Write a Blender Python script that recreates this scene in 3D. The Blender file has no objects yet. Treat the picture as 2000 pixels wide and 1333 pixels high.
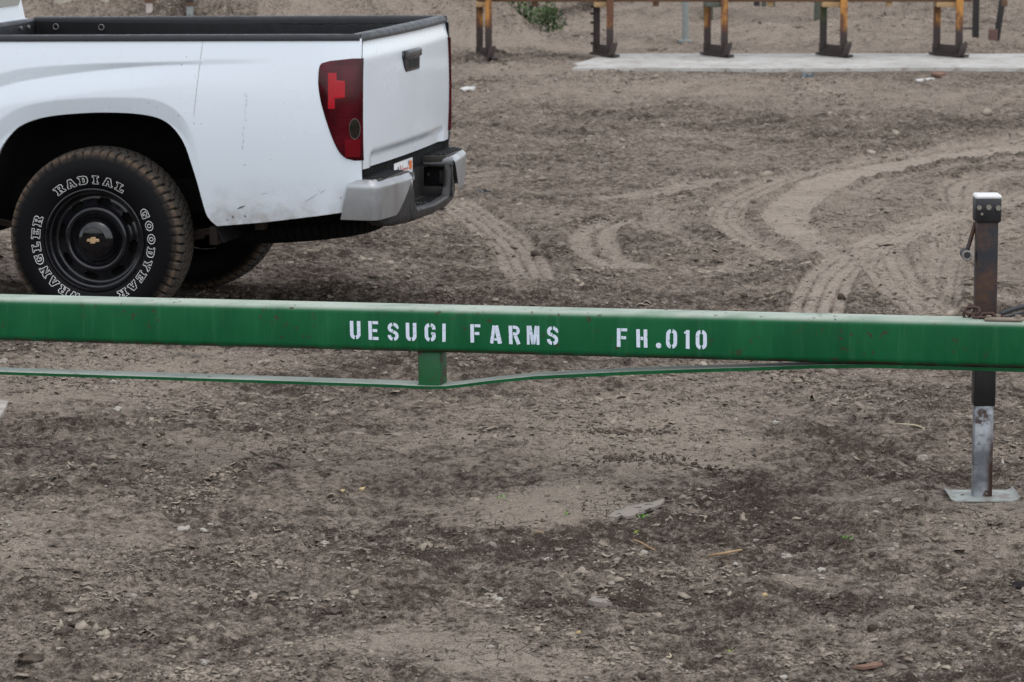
import bpy, bmesh, math, random
import numpy as np
from mathutils import Vector, Matrix
random.seed(7); rng = np.random.default_rng(7)
SC = bpy.context.scene
COL = SC.collection
PI = math.pi

# ---------------------------------------------------------------- camera, sky, sun, exposure
FPX, CAM_H, PITCH = 7000.0, 1.98, math.atan((666.5 + 330.0) / 7000.0)
cam_d = bpy.data.cameras.new('camera'); cam = bpy.data.objects.new('camera', cam_d); COL.objects.link(cam)
cam.location = (0, 0, CAM_H); cam.rotation_euler = (PI / 2 - PITCH, 0, 0)
cam_d.sensor_width = 36.0; cam_d.lens = 36.0 * FPX / 2000.0
cam_d.clip_start = 0.1; cam_d.clip_end = 3000
cam_d.dof.use_dof = True; cam_d.dof.focus_distance = 10.9; cam_d.dof.aperture_fstop = 13.0
SC.camera = cam

SUN_EL, SUN_AZ = math.radians(72), math.radians(150)      # azimuth clockwise from +Y
world = bpy.data.worlds.new('World'); SC.world = world; world.use_nodes = True
wn = world.node_tree.nodes; wl = world.node_tree.links
sky = wn.new('ShaderNodeTexSky'); sky.sky_type = 'NISHITA'; sky.sun_disc = False
sky.sun_elevation = SUN_EL; sky.sun_rotation = SUN_AZ
sky.air_density = 1.0; sky.dust_density = 1.5; sky.ozone_density = 1.0
hs = wn.new('ShaderNodeHueSaturation'); hs.inputs['Saturation'].default_value = 0.30
wl.new(sky.outputs['Color'], hs.inputs['Color'])
bg = wn['Background']; wl.new(hs.outputs['Color'], bg.inputs['Color']); bg.inputs['Strength'].default_value = 0.15
sun_d = bpy.data.lights.new('sun', 'SUN'); sun = bpy.data.objects.new('sun', sun_d); COL.objects.link(sun)
sun_d.energy = 0.5; sun_d.angle = math.radians(120); sun_d.color = (1.0, 0.975, 0.94)
sv = Vector((math.sin(SUN_AZ) * math.cos(SUN_EL), math.cos(SUN_AZ) * math.cos(SUN_EL), math.sin(SUN_EL)))
sun.rotation_euler = (-sv).to_track_quat('-Z', 'Y').to_euler()
SC.view_settings.view_transform = 'Standard'; SC.view_settings.look = 'None'
SC.view_settings.gamma = 1.0; SC.view_settings.exposure = 0.90; SC.view_settings.use_curve_mapping = False
SC.render.engine = 'CYCLES'
try:
    SC.cycles.use_denoising = True; SC.cycles.denoiser = 'OPENIMAGEDENOISE'; SC.cycles.denoising_input_passes = 'RGB_ALBEDO_NORMAL'; SC.cycles.denoising_prefilter = 'NONE'; SC.cycles.max_bounces = 5; SC.cycles.diffuse_bounces = 3; SC.cycles.glossy_bounces = 3; SC.cycles.use_adaptive_sampling = False
except Exception:
    pass

# ---------------------------------------------------------------- survey: picture point -> place on the ground
_F = np.array([0, math.cos(PITCH), -math.sin(PITCH)]); _U = np.array([0, math.sin(PITCH), math.cos(PITCH)])
def ray(x, y):
    return _F + np.array([1, 0, 0.]) * (x - 1000) / FPX + _U * (666.5 - y) / FPX
def G(x, y, z=0.0):
    d = ray(x, y); t = (z - CAM_H) / d[2]
    return np.array([0, 0, CAM_H]) + t * d
def AT(x, y, Y):
    d = ray(x, y)
    return np.array([0, 0, CAM_H]) + d * (Y / d[1])

# ---------------------------------------------------------------- helpers
def obj(name, me, mat=None, parent=None, loc=None):
    o = bpy.data.objects.new(name, me); COL.objects.link(o)
    if mat is not None and len(me.materials) == 0: me.materials.append(mat)
    if parent is not None: o.parent = parent
    if loc is not None: o.location = loc
    return o
def empty(name, loc, rz=0.0):
    o = bpy.data.objects.new(name, None); COL.objects.link(o); o.location = loc; o.rotation_euler = (0, 0, rz)
    o.empty_display_size = 0.1
    return o
def tag(o, label=None, cat=None, group=None, kind=None):
    if label: o['label'] = label
    if cat: o['category'] = cat
    if group: o['group'] = group
    if kind: o['kind'] = kind
    return o
def pyd(name, verts, faces, smooth=False):
    me = bpy.data.meshes.new(name)
    me.from_pydata([tuple(map(float, v)) for v in verts], [], [tuple(map(int, f)) for f in faces]); me.update()
    if smooth: me.shade_smooth()
    return me
def from_bm(name, bm, smooth=False, sharp=None):
    bmesh.ops.recalc_face_normals(bm, faces=bm.faces)
    me = bpy.data.meshes.new(name); bm.to_mesh(me); bm.free()
    if smooth: me.shade_smooth()
    if sharp is not None: me.shade_smooth(); me.set_sharp_from_angle(angle=math.radians(sharp))
    return me
def bm_box(bm, lo, hi, rot=None, bevel=0.0, seg=2):
    lo = Vector(lo); hi = Vector(hi); c = (lo + hi) / 2
    m = Matrix.Translation(c) @ (rot if rot is not None else Matrix.Identity(4)) @ Matrix.Diagonal((*(hi - lo), 1))
    r = bmesh.ops.create_cube(bm, size=1.0, matrix=m)
    if bevel > 0:
        es = list({e for v in r['verts'] for e in v.link_edges})
        bmesh.ops.bevel(bm, geom=es, offset=bevel, segments=seg, affect='EDGES', profile=0.5)
def box(name, lo, hi, mat, parent=None, bevel=0.004, rot=None, seg=2):
    bm = bmesh.new(); bm_box(bm, lo, hi, rot, bevel, seg)
    return obj(name, from_bm(name, bm, sharp=40), mat, parent)
def tube_data(pts, rad, n=10, closed=False, flat=None):
    pts = [Vector(p) for p in pts]; m = len(pts); V = []; Fc = []
    rads = rad if hasattr(rad, '__len__') else [rad] * m
    up = Vector((0.123, 0.211, 1)).normalized(); prev = None
    for i, p in enumerate(pts):
        a = pts[(i - 1) % m] if (closed or i > 0) else p
        b = pts[(i + 1) % m] if (closed or i < m - 1) else p
        t = (b - a).normalized()
        if prev is None:
            s = t.cross(up)
            if s.length < 1e-3: s = t.cross(Vector((1, 0, 0)))
            s.normalize()
        else:
            s = (prev - t * prev.dot(t)).normalized()
        prev = s; q = t.cross(s)
        for k in range(n):
            an = 2 * PI * k / n
            V.append(p + (s * math.cos(an) + q * math.sin(an)) * rads[i])
    for i in range(m if closed else m - 1):
        for k in range(n):
            j = (i + 1) % m
            Fc.append((i * n + k, i * n + (k + 1) % n, j * n + (k + 1) % n, j * n + k))
    if not closed:
        Fc.append(tuple(range(n))[::-1]); Fc.append(tuple((m - 1) * n + k for k in range(n)))
    return V, Fc
def tube(name, pts, rad, mat, parent=None, n=10, closed=False):
    V, Fc = tube_data(pts, rad, n, closed)
    me = pyd(name, V, Fc, True)
    me.set_sharp_from_angle(angle=math.radians(50))
    return obj(name, me, mat, parent)
def grid(name, fn, nu, nv, mat=None, parent=None, smooth=True, flip=False, sharp=None):
    V = []; Fc = []
    for j in range(nv):
        for i in range(nu):
            V.append(fn(i / (nu - 1), j / (nv - 1)))
    for j in range(nv - 1):
        for i in range(nu - 1):
            q = (j * nu + i, j * nu + i + 1, (j + 1) * nu + i + 1, (j + 1) * nu + i)
            Fc.append(q[::-1] if flip else q)
    me = pyd(name, V, Fc, smooth)
    if sharp: me.set_sharp_from_angle(angle=math.radians(sharp))
    return obj(name, me, mat, parent)
def prism(name, poly, axis, a, b, mat, parent=None, bevel=0.0, seg=2):
    """poly: 2-D outline; extruded along axis ('x','y','z') from a to b"""
    bm = bmesh.new()
    def P(p, t):
        return {'x': (t, p[0], p[1]), 'y': (p[0], t, p[1]), 'z': (p[0], p[1], t)}[axis]
    v0 = [bm.verts.new(P(p, a)) for p in poly]; v1 = [bm.verts.new(P(p, b)) for p in poly]
    n = len(poly)
    bm.faces.new(v0); bm.faces.new(v1[::-1])
    for i in range(n): bm.faces.new((v0[i], v0[(i + 1) % n], v1[(i + 1) % n], v1[i]))
    bmesh.ops.recalc_face_normals(bm, faces=bm.faces)
    if bevel > 0:
        bmesh.ops.bevel(bm, geom=list(bm.edges), offset=bevel, segments=seg, affect='EDGES', profile=0.5)
    return obj(name, from_bm(name, bm, sharp=40), mat, parent)
def lathe_data(prof, n, axis='y', close_in=False):
    V = []; Fc = []
    m = len(prof)
    for i in range(n):
        a = 2 * PI * i / n
        for (r, x) in prof: V.append((r * math.sin(a), x, r * math.cos(a)))
    for i in range(n):
        j = (i + 1) % n
        for k in range(m - 1): Fc.append((i * m + k, i * m + k + 1, j * m + k + 1, j * m + k))
    return V, Fc
def interp(x, pts):
    xs = [p[0] for p in pts]; ys = [p[1] for p in pts]
    return float(np.interp(x, xs, ys))
def sstep(a, b, x):
    t = np.clip((x - a) / (b - a), 0, 1); return t * t * (3 - 2 * t)

# ---------------------------------------------------------------- materials
class Mat:
    def __init__(s, name, rough=0.5, metal=0.0, base=(0.5, 0.5, 0.5), coat=0.0, spec=0.5):
        s.m = bpy.data.materials.new(name); s.m.use_nodes = True
        s.n = s.m.node_tree.nodes; s.l = s.m.node_tree.links; s.b = s.n['Principled BSDF']
        s.b.inputs['Base Color'].default_value = (*base, 1); s.b.inputs['Roughness'].default_value = rough
        s.b.inputs['Metallic'].default_value = metal; s.b.inputs['Coat Weight'].default_value = coat
        s.b.inputs['Coat Roughness'].default_value = 0.06; s.b.inputs['Specular IOR Level'].default_value = spec
        s.tc = s.n.new('ShaderNodeTexCoord'); s.co = s.tc.outputs['Object']
    def put(s, sock, v):
        if hasattr(v, 'is_output') or hasattr(v, 'links'): s.l.new(v, sock)
        elif hasattr(v, '__len__') and len(v) == 3 and sock.type == 'RGBA': sock.default_value = (*v, 1)
        else: sock.default_value = v
    def scale(s, v, vec=None):
        n = s.n.new('ShaderNodeMapping'); n.inputs['Scale'].default_value = v; s.l.new(vec or s.co, n.inputs['Vector']); return n.outputs['Vector']
    def noise(s, scale, detail=4, rough=0.55, vec=None, dist=0.0):
        n = s.n.new('ShaderNodeTexNoise'); n.inputs['Scale'].default_value = scale; n.inputs['Detail'].default_value = detail
        n.inputs['Roughness'].default_value = rough; n.inputs['Distortion'].default_value = dist
        s.l.new(vec or s.co, n.inputs['Vector']); return n.outputs['Fac']
    def voro(s, scale, feature='F1', out='Distance', vec=None):
        n = s.n.new('ShaderNodeTexVoronoi'); n.feature = feature; n.inputs['Scale'].default_value = scale
        s.l.new(vec or s.co, n.inputs['Vector']); return n.outputs[out]
    def attr(s, name):
        n = s.n.new('ShaderNodeAttribute'); n.attribute_name = name; return n.outputs['Fac']
    def rng(s, v, a, b, c=0.0, d=1.0):
        n = s.n.new('ShaderNodeMapRange'); n.interpolation_type = 'SMOOTHSTEP'
        s.put(n.inputs[0], v)
        for i, q in zip((1, 2, 3, 4), (a, b, c, d)): n.inputs[i].default_value = q
        return n.outputs[0]
    def mth(s, op, a, b=0.0):
        n = s.n.new('ShaderNodeMath'); n.operation = op; s.put(n.inputs[0], a); s.put(n.inputs[1], b); return n.outputs[0]
    def mix(s, f, a, b, mode='MIX'):
        n = s.n.new('ShaderNodeMix'); n.data_type = 'RGBA'; n.blend_type = mode
        s.put(n.inputs[0], f); s.put(n.inputs[6], a); s.put(n.inputs[7], b); return n.outputs[2]
    def sep(s, vec=None):
        n = s.n.new('ShaderNodeSeparateXYZ'); s.l.new(vec or s.co, n.inputs[0]); return n.outputs
    def normal_z(s):
        g = s.n.new('ShaderNodeNewGeometry'); return s.sep(g.outputs['Normal'])[2]
    def col(s, c): s.put(s.b.inputs['Base Color'], c)
    def ro(s, r): s.put(s.b.inputs['Roughness'], r)
    def bump(s, hgt, strength=0.5, dist=0.01):
        n = s.n.new('ShaderNodeBump'); n.inputs['Strength'].default_value = strength; n.inputs['Distance'].default_value = dist
        s.l.new(hgt, n.inputs['Height']); s.l.new(n.outputs[0], s.b.inputs['Normal'])

# dry farm-yard dirt
g = Mat('dirt', rough=1.0, spec=0.0)
n_f = g.noise(70, 4, 0.7); n_m = g.noise(10, 4, 0.66); n_c = g.noise(240, 2, 0.6); n_hue = g.noise(1.7, 3, 0.5)
crust = g.attr('crust'); track = g.attr('track'); stain = g.attr('stain')
cr = g.mth('ADD', g.mth('MULTIPLY', g.mth('SUBTRACT', crust, 0.06), 1.18), g.mth('MULTIPLY', g.mth('SUBTRACT', n_m, 0.5), 1.25))
cr = g.mth('ADD', cr, g.mth('MULTIPLY', g.mth('SUBTRACT', n_f, 0.5), 1.6))
n_g = g.noise(27, 3, 0.6)
cr = g.mth('ADD', cr, g.mth('MULTIPLY', g.mth('SUBTRACT', n_g, 0.5), 1.7))
cr = g.rng(cr, 0.02, 1.08)
dark = g.mix(n_hue, (0.074, 0.058, 0.049), (0.090, 0.069, 0.054))
light = g.mix(n_hue, (0.440, 0.372, 0.308), (0.412, 0.342, 0.276))
c = g.mix(cr, dark, light)
c = g.mix(g.mth('MULTIPLY', g.mth('MULTIPLY', track, 0.92), g.rng(n_g, 0.25, 0.62, 0.62, 1.0)), c, (0.545, 0.462, 0.382))
c = g.mix(g.mth('MULTIPLY', g.rng(n_c, 0.60, 0.72), 0.60), c, (0.46, 0.41, 0.345))
c = g.mix(g.mth('MULTIPLY', g.rng(n_c, 0.45, 0.34), 0.60), c, (0.028, 0.023, 0.020))
wv = g.n.new('ShaderNodeVectorMath'); wv.operation = 'ADD'
nd = g.n.new('ShaderNodeTexNoise'); nd.inputs['Scale'].default_value = 9; g.l.new(g.co, nd.inputs['Vector'])
sc_ = g.n.new('ShaderNodeVectorMath'); sc_.operation = 'SCALE'; g.l.new(nd.outputs['Color'], sc_.inputs[0]); sc_.inputs['Scale'].default_value = 0.10
g.l.new(g.co, wv.inputs[0]); g.l.new(sc_.outputs[0], wv.inputs[1])
vd = g.voro(22, 'DISTANCE_TO_EDGE', vec=wv.outputs[0])
crack = g.mth('MULTIPLY', g.rng(vd, 0.045, 0.0), g.rng(crust, 0.58, 0.82))
crack = g.mth('MULTIPLY', crack, g.rng(g.noise(3.1, 2), 0.42, 0.6))
c = g.mix(g.mth('MULTIPLY', crack, 0.8), c, (0.045, 0.038, 0.034))
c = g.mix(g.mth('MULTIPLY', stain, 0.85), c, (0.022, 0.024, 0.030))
g.col(c)
hgt = g.mth('ADD', g.mth('MULTIPLY', n_f, 1.0), g.mth('MULTIPLY', n_m, 0.9))
hgt = g.mth('ADD', hgt, g.mth('ADD', g.mth('MULTIPLY', n_c, 0.3), g.mth('MULTIPLY', n_g, 1.0)))
hgt = g.mth('SUBTRACT', hgt, g.mth('MULTIPLY', crack, 0.7))
g.bump(hgt, 1.0, 0.034)
M_DIRT = g.m

def soil_bits(name, a, b, sc=40):
    k = Mat(name, rough=1.0, spec=0.02)
    k.col(k.mix(k.rng(k.noise(sc, 4), 0.3, 0.7), a, b)); k.bump(k.noise(220, 4), 0.5, 0.004); return k.m
M_FLAKE = soil_bits('mud_flake', (0.11, 0.090, 0.074), (0.34, 0.290, 0.235), 6)
M_CLOD = soil_bits('dirt_clod', (0.050, 0.040, 0.033), (0.130, 0.105, 0.085), 7)
M_STONE = soil_bits('stone_grey', (0.22, 0.19, 0.165), (0.36, 0.32, 0.275), 55)
M_STONE_W = soil_bits('stone_pale', (0.29, 0.265, 0.235), (0.40, 0.37, 0.325), 55)
M_STONE_Y = soil_bits('stone_yellow', (0.42, 0.32, 0.16), (0.55, 0.43, 0.25), 55)
M_GRAVEL = soil_bits('gravel', (0.13, 0.112, 0.098), (0.36, 0.325, 0.285), 9)
M_BLACKBIT = soil_bits('black_scrap', (0.012, 0.011, 0.012), (0.035, 0.03, 0.03), 60)
M_STICK = soil_bits('dry_stick', (0.24, 0.15, 0.085), (0.36, 0.25, 0.15), 30)
M_STRAW = soil_bits('straw', (0.38, 0.31, 0.21), (0.5, 0.43, 0.32), 30)
M_BARK = soil_bits('bark_stick', (0.035, 0.026, 0.022), (0.07, 0.05, 0.04), 30)
M_BRICK = soil_bits('terracotta', (0.17, 0.105, 0.078), (0.24, 0.15, 0.115), 40)
k = Mat('weathered_board', rough=0.9, spec=0.15)
k.col(k.mix(k.rng(k.noise(45, 3, 0.5), 0.58, 0.64), k.mix(k.noise(9, 4), (0.19, 0.165, 0.14), (0.27, 0.24, 0.205)), (0.07, 0.058, 0.05))); k.bump(k.noise(80, 4), 0.4, 0.004); M_CARD = k.m
M_PLANK = soil_bits('grey_plank', (0.27, 0.25, 0.22), (0.40, 0.37, 0.33), 14)
k = Mat('leaf_scrap', rough=0.45); k.col(k.mix(k.noise(60), (0.06, 0.18, 0.03), (0.20, 0.38, 0.07))); k.b.inputs['Subsurface Weight'].default_value = 0.0; M_LEAF = k.m
k = Mat('lime_scrap', rough=0.45); k.col(k.mix(k.noise(60), (0.25, 0.36, 0.02), (0.42, 0.52, 0.06))); M_LIME = k.m
k = Mat('weed_leaf', rough=0.6); k.col(k.mix(k.rng(k.noise(9), .35, .65), (0.022, 0.045, 0.012), (0.075, 0.125, 0.03))); M_WEED = k.m
def plastic_bit(name, a):
    k = Mat(name, rough=0.5); k.col(k.mix(k.noise(35), a, tuple(q * 0.6 for q in a))); return k.m
M_PINK = plastic_bit('pink_plastic', (0.55, 0.20, 0.17)); M_NAVY = plastic_bit('navy_plastic', (0.035, 0.05, 0.085))
M_SKYBLUE = plastic_bit('pale_blue_plastic', (0.22, 0.32, 0.40)); M_WHITEBIT = plastic_bit('white_scrap', (0.62, 0.60, 0.57))

k = Mat('pale_concrete', rough=0.85, spec=0.25)
ck = k.mix(k.rng(k.noise(2.2, 6, 0.6), 0.3, 0.72), (0.33, 0.32, 0.295), (0.46, 0.45, 0.425))
ck = k.mix(k.rng(k.noise(9, 6, 0.65), 0.50, 0.66), ck, (0.27, 0.24, 0.205)); k.col(ck); k.bump(k.noise(60, 5), 0.3, 0.006); M_CONC = k.m
k = Mat('stained_concrete', rough=0.9, spec=0.2)
ck = k.mix(k.rng(k.noise(1.6, 6, 0.6, vec=k.scale((3, 3, 0.6))), 0.3, 0.7), (0.37, 0.33, 0.27), (0.50, 0.455, 0.385)); k.col(ck); k.bump(k.noise(25, 5), 0.4, 0.01); M_CWALL = k.m

# white car paint
k = Mat('white_paint', rough=0.26, base=(0.80, 0.81, 0.82), coat=0.5)
z = k.sep()[2]
dirt = k.mth('MULTIPLY', k.rng(z, 0.66, 0.43), k.rng(k.noise(8, 6, 0.7), 0.34, 0.72))
specks = k.mth('MULTIPLY', k.rng(k.noise(95, 2, 0.4), 0.735, 0.76), k.rng(k.noise(3.0, 2), 0.45, 0.6))
cw = k.mix(k.mth('MULTIPLY', dirt, 0.75), k.mix(k.noise(1.3, 3), (0.675, 0.735, 0.795), (0.70, 0.755, 0.81)), (0.30, 0.27, 0.235))
cw = k.mix(k.mth('MULTIPLY', specks, 0.75), cw, (0.10, 0.09, 0.085))
k.col(cw); k.ro(k.mth('ADD', k.mth('MULTIPLY', dirt, 0.4), k.rng(k.noise(2.3, 4), 0.3, 0.7, 0.2, 0.32)))
M_WHITE = k.m
def plain(name, base, rough, metal=0.0, coat=0.0, var=0.25, sc=18, bump=0.15, spec=0.5, bscale=160):
    k = Mat(name, rough=rough, metal=metal, coat=coat, spec=spec)
    k.col(k.mix(k.noise(sc, 5, 0.6), tuple(q * (1 - var) for q in base), tuple(min(1, q * (1 + var)) for q in base)))
    k.ro(k.rng(k.noise(sc * 1.7, 4), 0.3, 0.7, max(0.03, rough - 0.08), min(1, rough + 0.08)))
    if bump: k.bump(k.noise(bscale, 3), bump, 0.002)
    return k.m
M_RAIL = plain('black_rail_plastic', (0.014, 0.0145, 0.017), 0.45, spec=0.35)
M_LINER = plain('bed_liner', (0.006, 0.006, 0.007), 0.6, spec=0.25)
M_SEAM = plain('seam_filler', (0.30, 0.27, 0.24), 0.7, bump=0)
M_ARCH = plain('wheel_well', (0.006, 0.006, 0.007), 0.8, bump=0.4, spec=0.2)
M_UNDER = plain('underbody', (0.006, 0.006, 0.006), 0.85, bump=0.4, spec=0.15)
M_SPRING = plain('rusty_spring', (0.030, 0.020, 0.015), 0.7)
M_HANDLE = plain('black_handle', (0.026, 0.027, 0.029), 0.35)
M_BUMPBLK = plain('grey_black_plastic', (0.026, 0.0245, 0.0245), 0.5, spec=0.3)
M_PAD = plain('step_pad', (0.036, 0.031, 0.028), 0.65, spec=0.3)
k = Mat('silver_bumper', rough=0.36, metal=0.6, spec=0.4)
k.col(k.mix(k.rng(k.noise(6, 5, 0.6, vec=k.scale((1, 1, 0.5))), 0.38, 0.75), (0.36, 0.37, 0.385), (0.25, 0.24, 0.23))); k.ro(k.rng(k.noise(9, 4), 0.3, 0.7, 0.30, 0.46)); M_SILVER = k.m
k = Mat('dark_red_lens', rough=0.10, base=(0.060, 0.003, 0.006), coat=0.15, spec=0.22); lr = k.rng(k.noise(1, 0, vec=k.scale((8, 8, 420))), 0.35, 0.65)
k.col(k.mix(k.mth('MULTIPLY', k.rng(lr, 0, 1, 0.6, 1.0), k.rng(k.noise(7), 0.35, 0.65)), (0.026, 0.001, 0.003), (0.085, 0.004, 0.009))); M_LENS = k.m
k = Mat('bright_red_reflector', rough=0.22, base=(0.56, 0.006, 0.02), coat=0.1, spec=0.3); k.col(k.mix(k.voro(240), (0.42, 0.003, 0.014), (0.28, 0.002, 0.009))); M_REDB = k.m
k = Mat('mid_red_reflector', rough=0.2, base=(0.26, 0.004, 0.012), coat=0.1, spec=0.3); k.col(k.mix(k.voro(240), (0.15, 0.002, 0.007), (0.10, 0.002, 0.005))); M_REDM = k.m
M_REVERSE = plain('clear_lens', (0.016, 0.012, 0.010), 0.12, coat=0.2, bump=0)
M_CHROME = plain('chrome_ring', (0.20, 0.17, 0.15), 0.35, metal=1.0, bump=0)
k = Mat('window_glass', rough=0.03, base=(0.012, 0.014, 0.016), coat=1.0); k.col(k.mix(k.noise(3), (0.010, 0.012, 0.014), (0.016, 0.018, 0.02))); M_GLASS = k.m
M_PLATE = plain('plate_white', (0.72, 0.72, 0.72), 0.4, bump=0, var=0.05)
M_PRED = plain('plate_red', (0.50, 0.05, 0.05), 0.5, bump=0); M_PBLUE = plain('plate_blue', (0.02, 0.035, 0.12), 0.5, bump=0)
M_PORANGE = plain('sticker_orange', (0.70, 0.16, 0.03), 0.5, bump=0)
M_RIM = plain('black_wheel_paint', (0.006, 0.006, 0.008), 0.22, coat=0.25, spec=0.4, bump=0, var=0.35)
M_CAPB = plain('gloss_black_cap', (0.004, 0.004, 0.005), 0.10, coat=0.3, spec=0.4, bump=0)
M_GOLD = plain('gold_emblem', (0.62, 0.43, 0.24), 0.28, metal=0.6, bump=0, var=0.1)
M_TLET = plain('white_tyre_lettering', (0.82, 0.82, 0.80), 0.6, bump=0, var=0.08)
k = Mat('tyre_rubber', rough=0.62, spec=0.10)
du = k.attr('dust'); nn = k.noise(38, 5, 0.65)
shoulder = k.attr('shoulder')
ct = k.mix(k.mth('MULTIPLY', du, k.rng(nn, 0.2, 0.7, 0.55, 1.0)), (0.0045, 0.0045, 0.0052), (0.098, 0.086, 0.074))
ct = k.mix(k.mth('MULTIPLY', shoulder, k.rng(nn, 0.3, 0.62)), ct, (0.112, 0.078, 0.054))
k.col(ct); k.ro(k.rng(du, 0, 1, 0.48, 0.9)); k.bump(k.noise(140, 3), 0.2, 0.002); M_TYRE = k.m

# implement paints
def green_paint(name, base, light, dust):
    k = Mat(name, rough=0.5, coat=0.0, spec=0.16)
    cg = k.mix(k.rng(k.noise(3.5, 5, 0.65, vec=k.scale((2.2, 1, 0.7))), 0.3, 0.7), base, light)
    streak = k.rng(k.noise(26, 4, 0.6, vec=k.scale((1.6, 1, 0.12))), 0.50, 0.78)
    cg = k.mix(k.mth('MULTIPLY', streak, 0.24), cg, (0.060, 0.20, 0.10))
    rust = k.mth('MULTIPLY', k.rng(k.noise(42, 3, 0.5), 0.62, 0.68), k.rng(k.noise(4.5, 3), 0.47, 0.62))
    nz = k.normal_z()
    dust_sky_film = k.mth('MULTIPLY', k.rng(nz, 0.25, 0.98), k.rng(k.noise(12, 5, 0.6, vec=k.scale((0.5, 1, 1))), 0.15, 0.65, 0.45, 1.0))  # upward faces paled: dust, plus sky reflection painted into the colour
    cg = k.mix(k.mth('MULTIPLY', dust_sky_film, dust), cg, (0.43, 0.465, 0.41))
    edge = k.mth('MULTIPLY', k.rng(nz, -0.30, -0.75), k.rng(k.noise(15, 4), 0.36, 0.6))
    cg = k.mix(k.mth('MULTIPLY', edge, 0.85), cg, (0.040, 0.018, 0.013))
    cg = k.mix(k.mth('MULTIPLY', rust, 0.8), cg, (0.050, 0.026, 0.017))
    k.col(cg); k.ro(k.mth('ADD', 0.42, k.mth('MULTIPLY', dust_sky_film, 0.45))); k.bump(k.mth('ADD', k.mth('MULTIPLY', k.noise(70, 4), 0.3), k.mth('MULTIPLY', k.noise(7, 3), 1.0)), 0.16, 0.008)
    return k.m
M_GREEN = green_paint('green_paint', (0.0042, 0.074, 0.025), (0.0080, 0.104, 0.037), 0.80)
k = Mat('chipped_green_paint', rough=0.55)
cg = k.mix(k.noise(6), (0.0045, 0.078, 0.022), (0.0075, 0.10, 0.030))
cg = k.mix(k.rng(k.noise(26, 4, 0.55), 0.52, 0.58), cg, (0.055, 0.024, 0.016)); k.col(cg); k.bump(k.noise(60, 4), 0.3, 0.003); M_GREENCHIP = k.m
M_GREENBAR = green_paint('dusty_skylit_green_bar', (0.0055, 0.066, 0.021), (0.010, 0.092, 0.031), 1.0)  # same dust and painted sky brightness, at full strength
M_SCUFF = plain('grey_scuff', (0.13, 0.13, 0.135), 0.6, bump=0)
M_DULLRING = plain('dull_ring', (0.20, 0.19, 0.18), 0.5, metal=0.3, bump=0)
k = Mat('white_stencil_paint', rough=0.65, spec=0.15)
k.col(k.mix(k.rng(k.noise(150, 3, 0.6), 0.60, 0.70), k.mix(k.noise(25, 3), (0.58, 0.66, 0.78), (0.68, 0.74, 0.84)), (0.10, 0.24, 0.16))); M_STENCIL = k.m
k = Mat('overspray', rough=0.6)
k.col(k.mix(k.noise(60), (0.10, 0.25, 0.20), (0.14, 0.30, 0.26))); M_SPRAY = k.m
k = Mat('rusty_dark_steel', rough=0.62, metal=0.2)
n1 = k.noise(9, 6, 0.7)
k.col(k.mix(k.rng(n1, 0.40, 0.60), (0.011, 0.012, 0.017), (0.062, 0.027, 0.014))); k.bump(k.noise(90, 4), 0.25, 0.003); M_JACK = k.m
M_JACKBLK = plain('black_jack_paint', (0.010, 0.010, 0.012), 0.4)
k = Mat('worn_zinc', rough=0.42, metal=0.55)
n1 = k.noise(20, 6, 0.7); cz = k.mix(k.rng(k.noise(11, 5, 0.6), 0.35, 0.65), (0.17, 0.18, 0.20), (0.46, 0.485, 0.52))
cz = k.mix(k.rng(n1, 0.53, 0.62), cz, (0.085, 0.06, 0.05)); cz = k.mix(k.mth('MULTIPLY', k.rng(k.sep()[0], 0.004, 0.022), k.rng(k.noise(14, 4, 0.6, vec=k.scale((1, 1, 0.25))), 0.40, 0.56)), cz, (0.060, 0.030, 0.024)); k.col(cz); k.ro(k.rng(n1, 0.3, 0.7, 0.35, 0.62)); k.bump(n1, 0.2, 0.002); M_ZINC = k.m
M_CAPTOP = plain('pale_cap', (0.62, 0.62, 0.60), 0.5, var=0.1)
M_BOLT = plain('dull_bolt', (0.23, 0.21, 0.18), 0.45, metal=0.6)
k = Mat('foot_plate_zinc', rough=0.6, metal=0.1)
k.col(k.mix(k.rng(k.noise(22, 5, 0.65), 0.42, 0.66), (0.30, 0.325, 0.30), (0.20, 0.175, 0.15))); M_FOOT = k.m
M_CHAIN = plain('rusty_chain', (0.060, 0.032, 0.024), 0.75, metal=0.2, var=0.4, sc=60)
M_PLATEST = plain('dusty_steel_plate', (0.20, 0.165, 0.125), 0.7, metal=0.1, var=0.35, sc=45)
M_HOSE = plain('black_hose', (0.022, 0.023, 0.026), 0.5)
k = Mat('rusty_yellow_leg', rough=0.7)
zz = k.sep()[2]; worn = k.rng(k.mth('ADD', zz, k.mth('MULTIPLY', k.noise(6, 4), 0.16)), 0.30, 0.37)
cy = k.mix(k.rng(k.noise(7, 5, 0.65, vec=k.scale((1, 1, 0.35))), 0.40, 0.54), (0.42, 0.190, 0.038), (0.11, 0.043, 0.019))
k.col(k.mix(worn, (0.042, 0.029, 0.026), cy)); k.bump(k.noise(40, 4), 0.4, 0.004); M_LEGY = k.m
k = Mat('green_yellow_leg', rough=0.7)
zz = k.sep()[2]; worn = k.rng(k.mth('ADD', zz, k.mth('MULTIPLY', k.noise(6, 4), 0.12)), 0.34, 0.40)
cy = k.mix(k.rng(k.noise(8, 5, 0.65, vec=k.scale((1, 1, 0.35))), 0.40, 0.6), (0.035, 0.055, 0.022), (0.16, 0.075, 0.028))
k.col(k.mix(worn, (0.035, 0.026, 0.025), cy)); M_LEGG = k.m
M_SHOE = plain('dark_rusty_shoe', (0.030, 0.019, 0.016), 0.65, var=0.5, sc=14)
M_BARR = plain('rusty_bar', (0.10, 0.050, 0.024), 0.75, var=0.6, sc=9)
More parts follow.
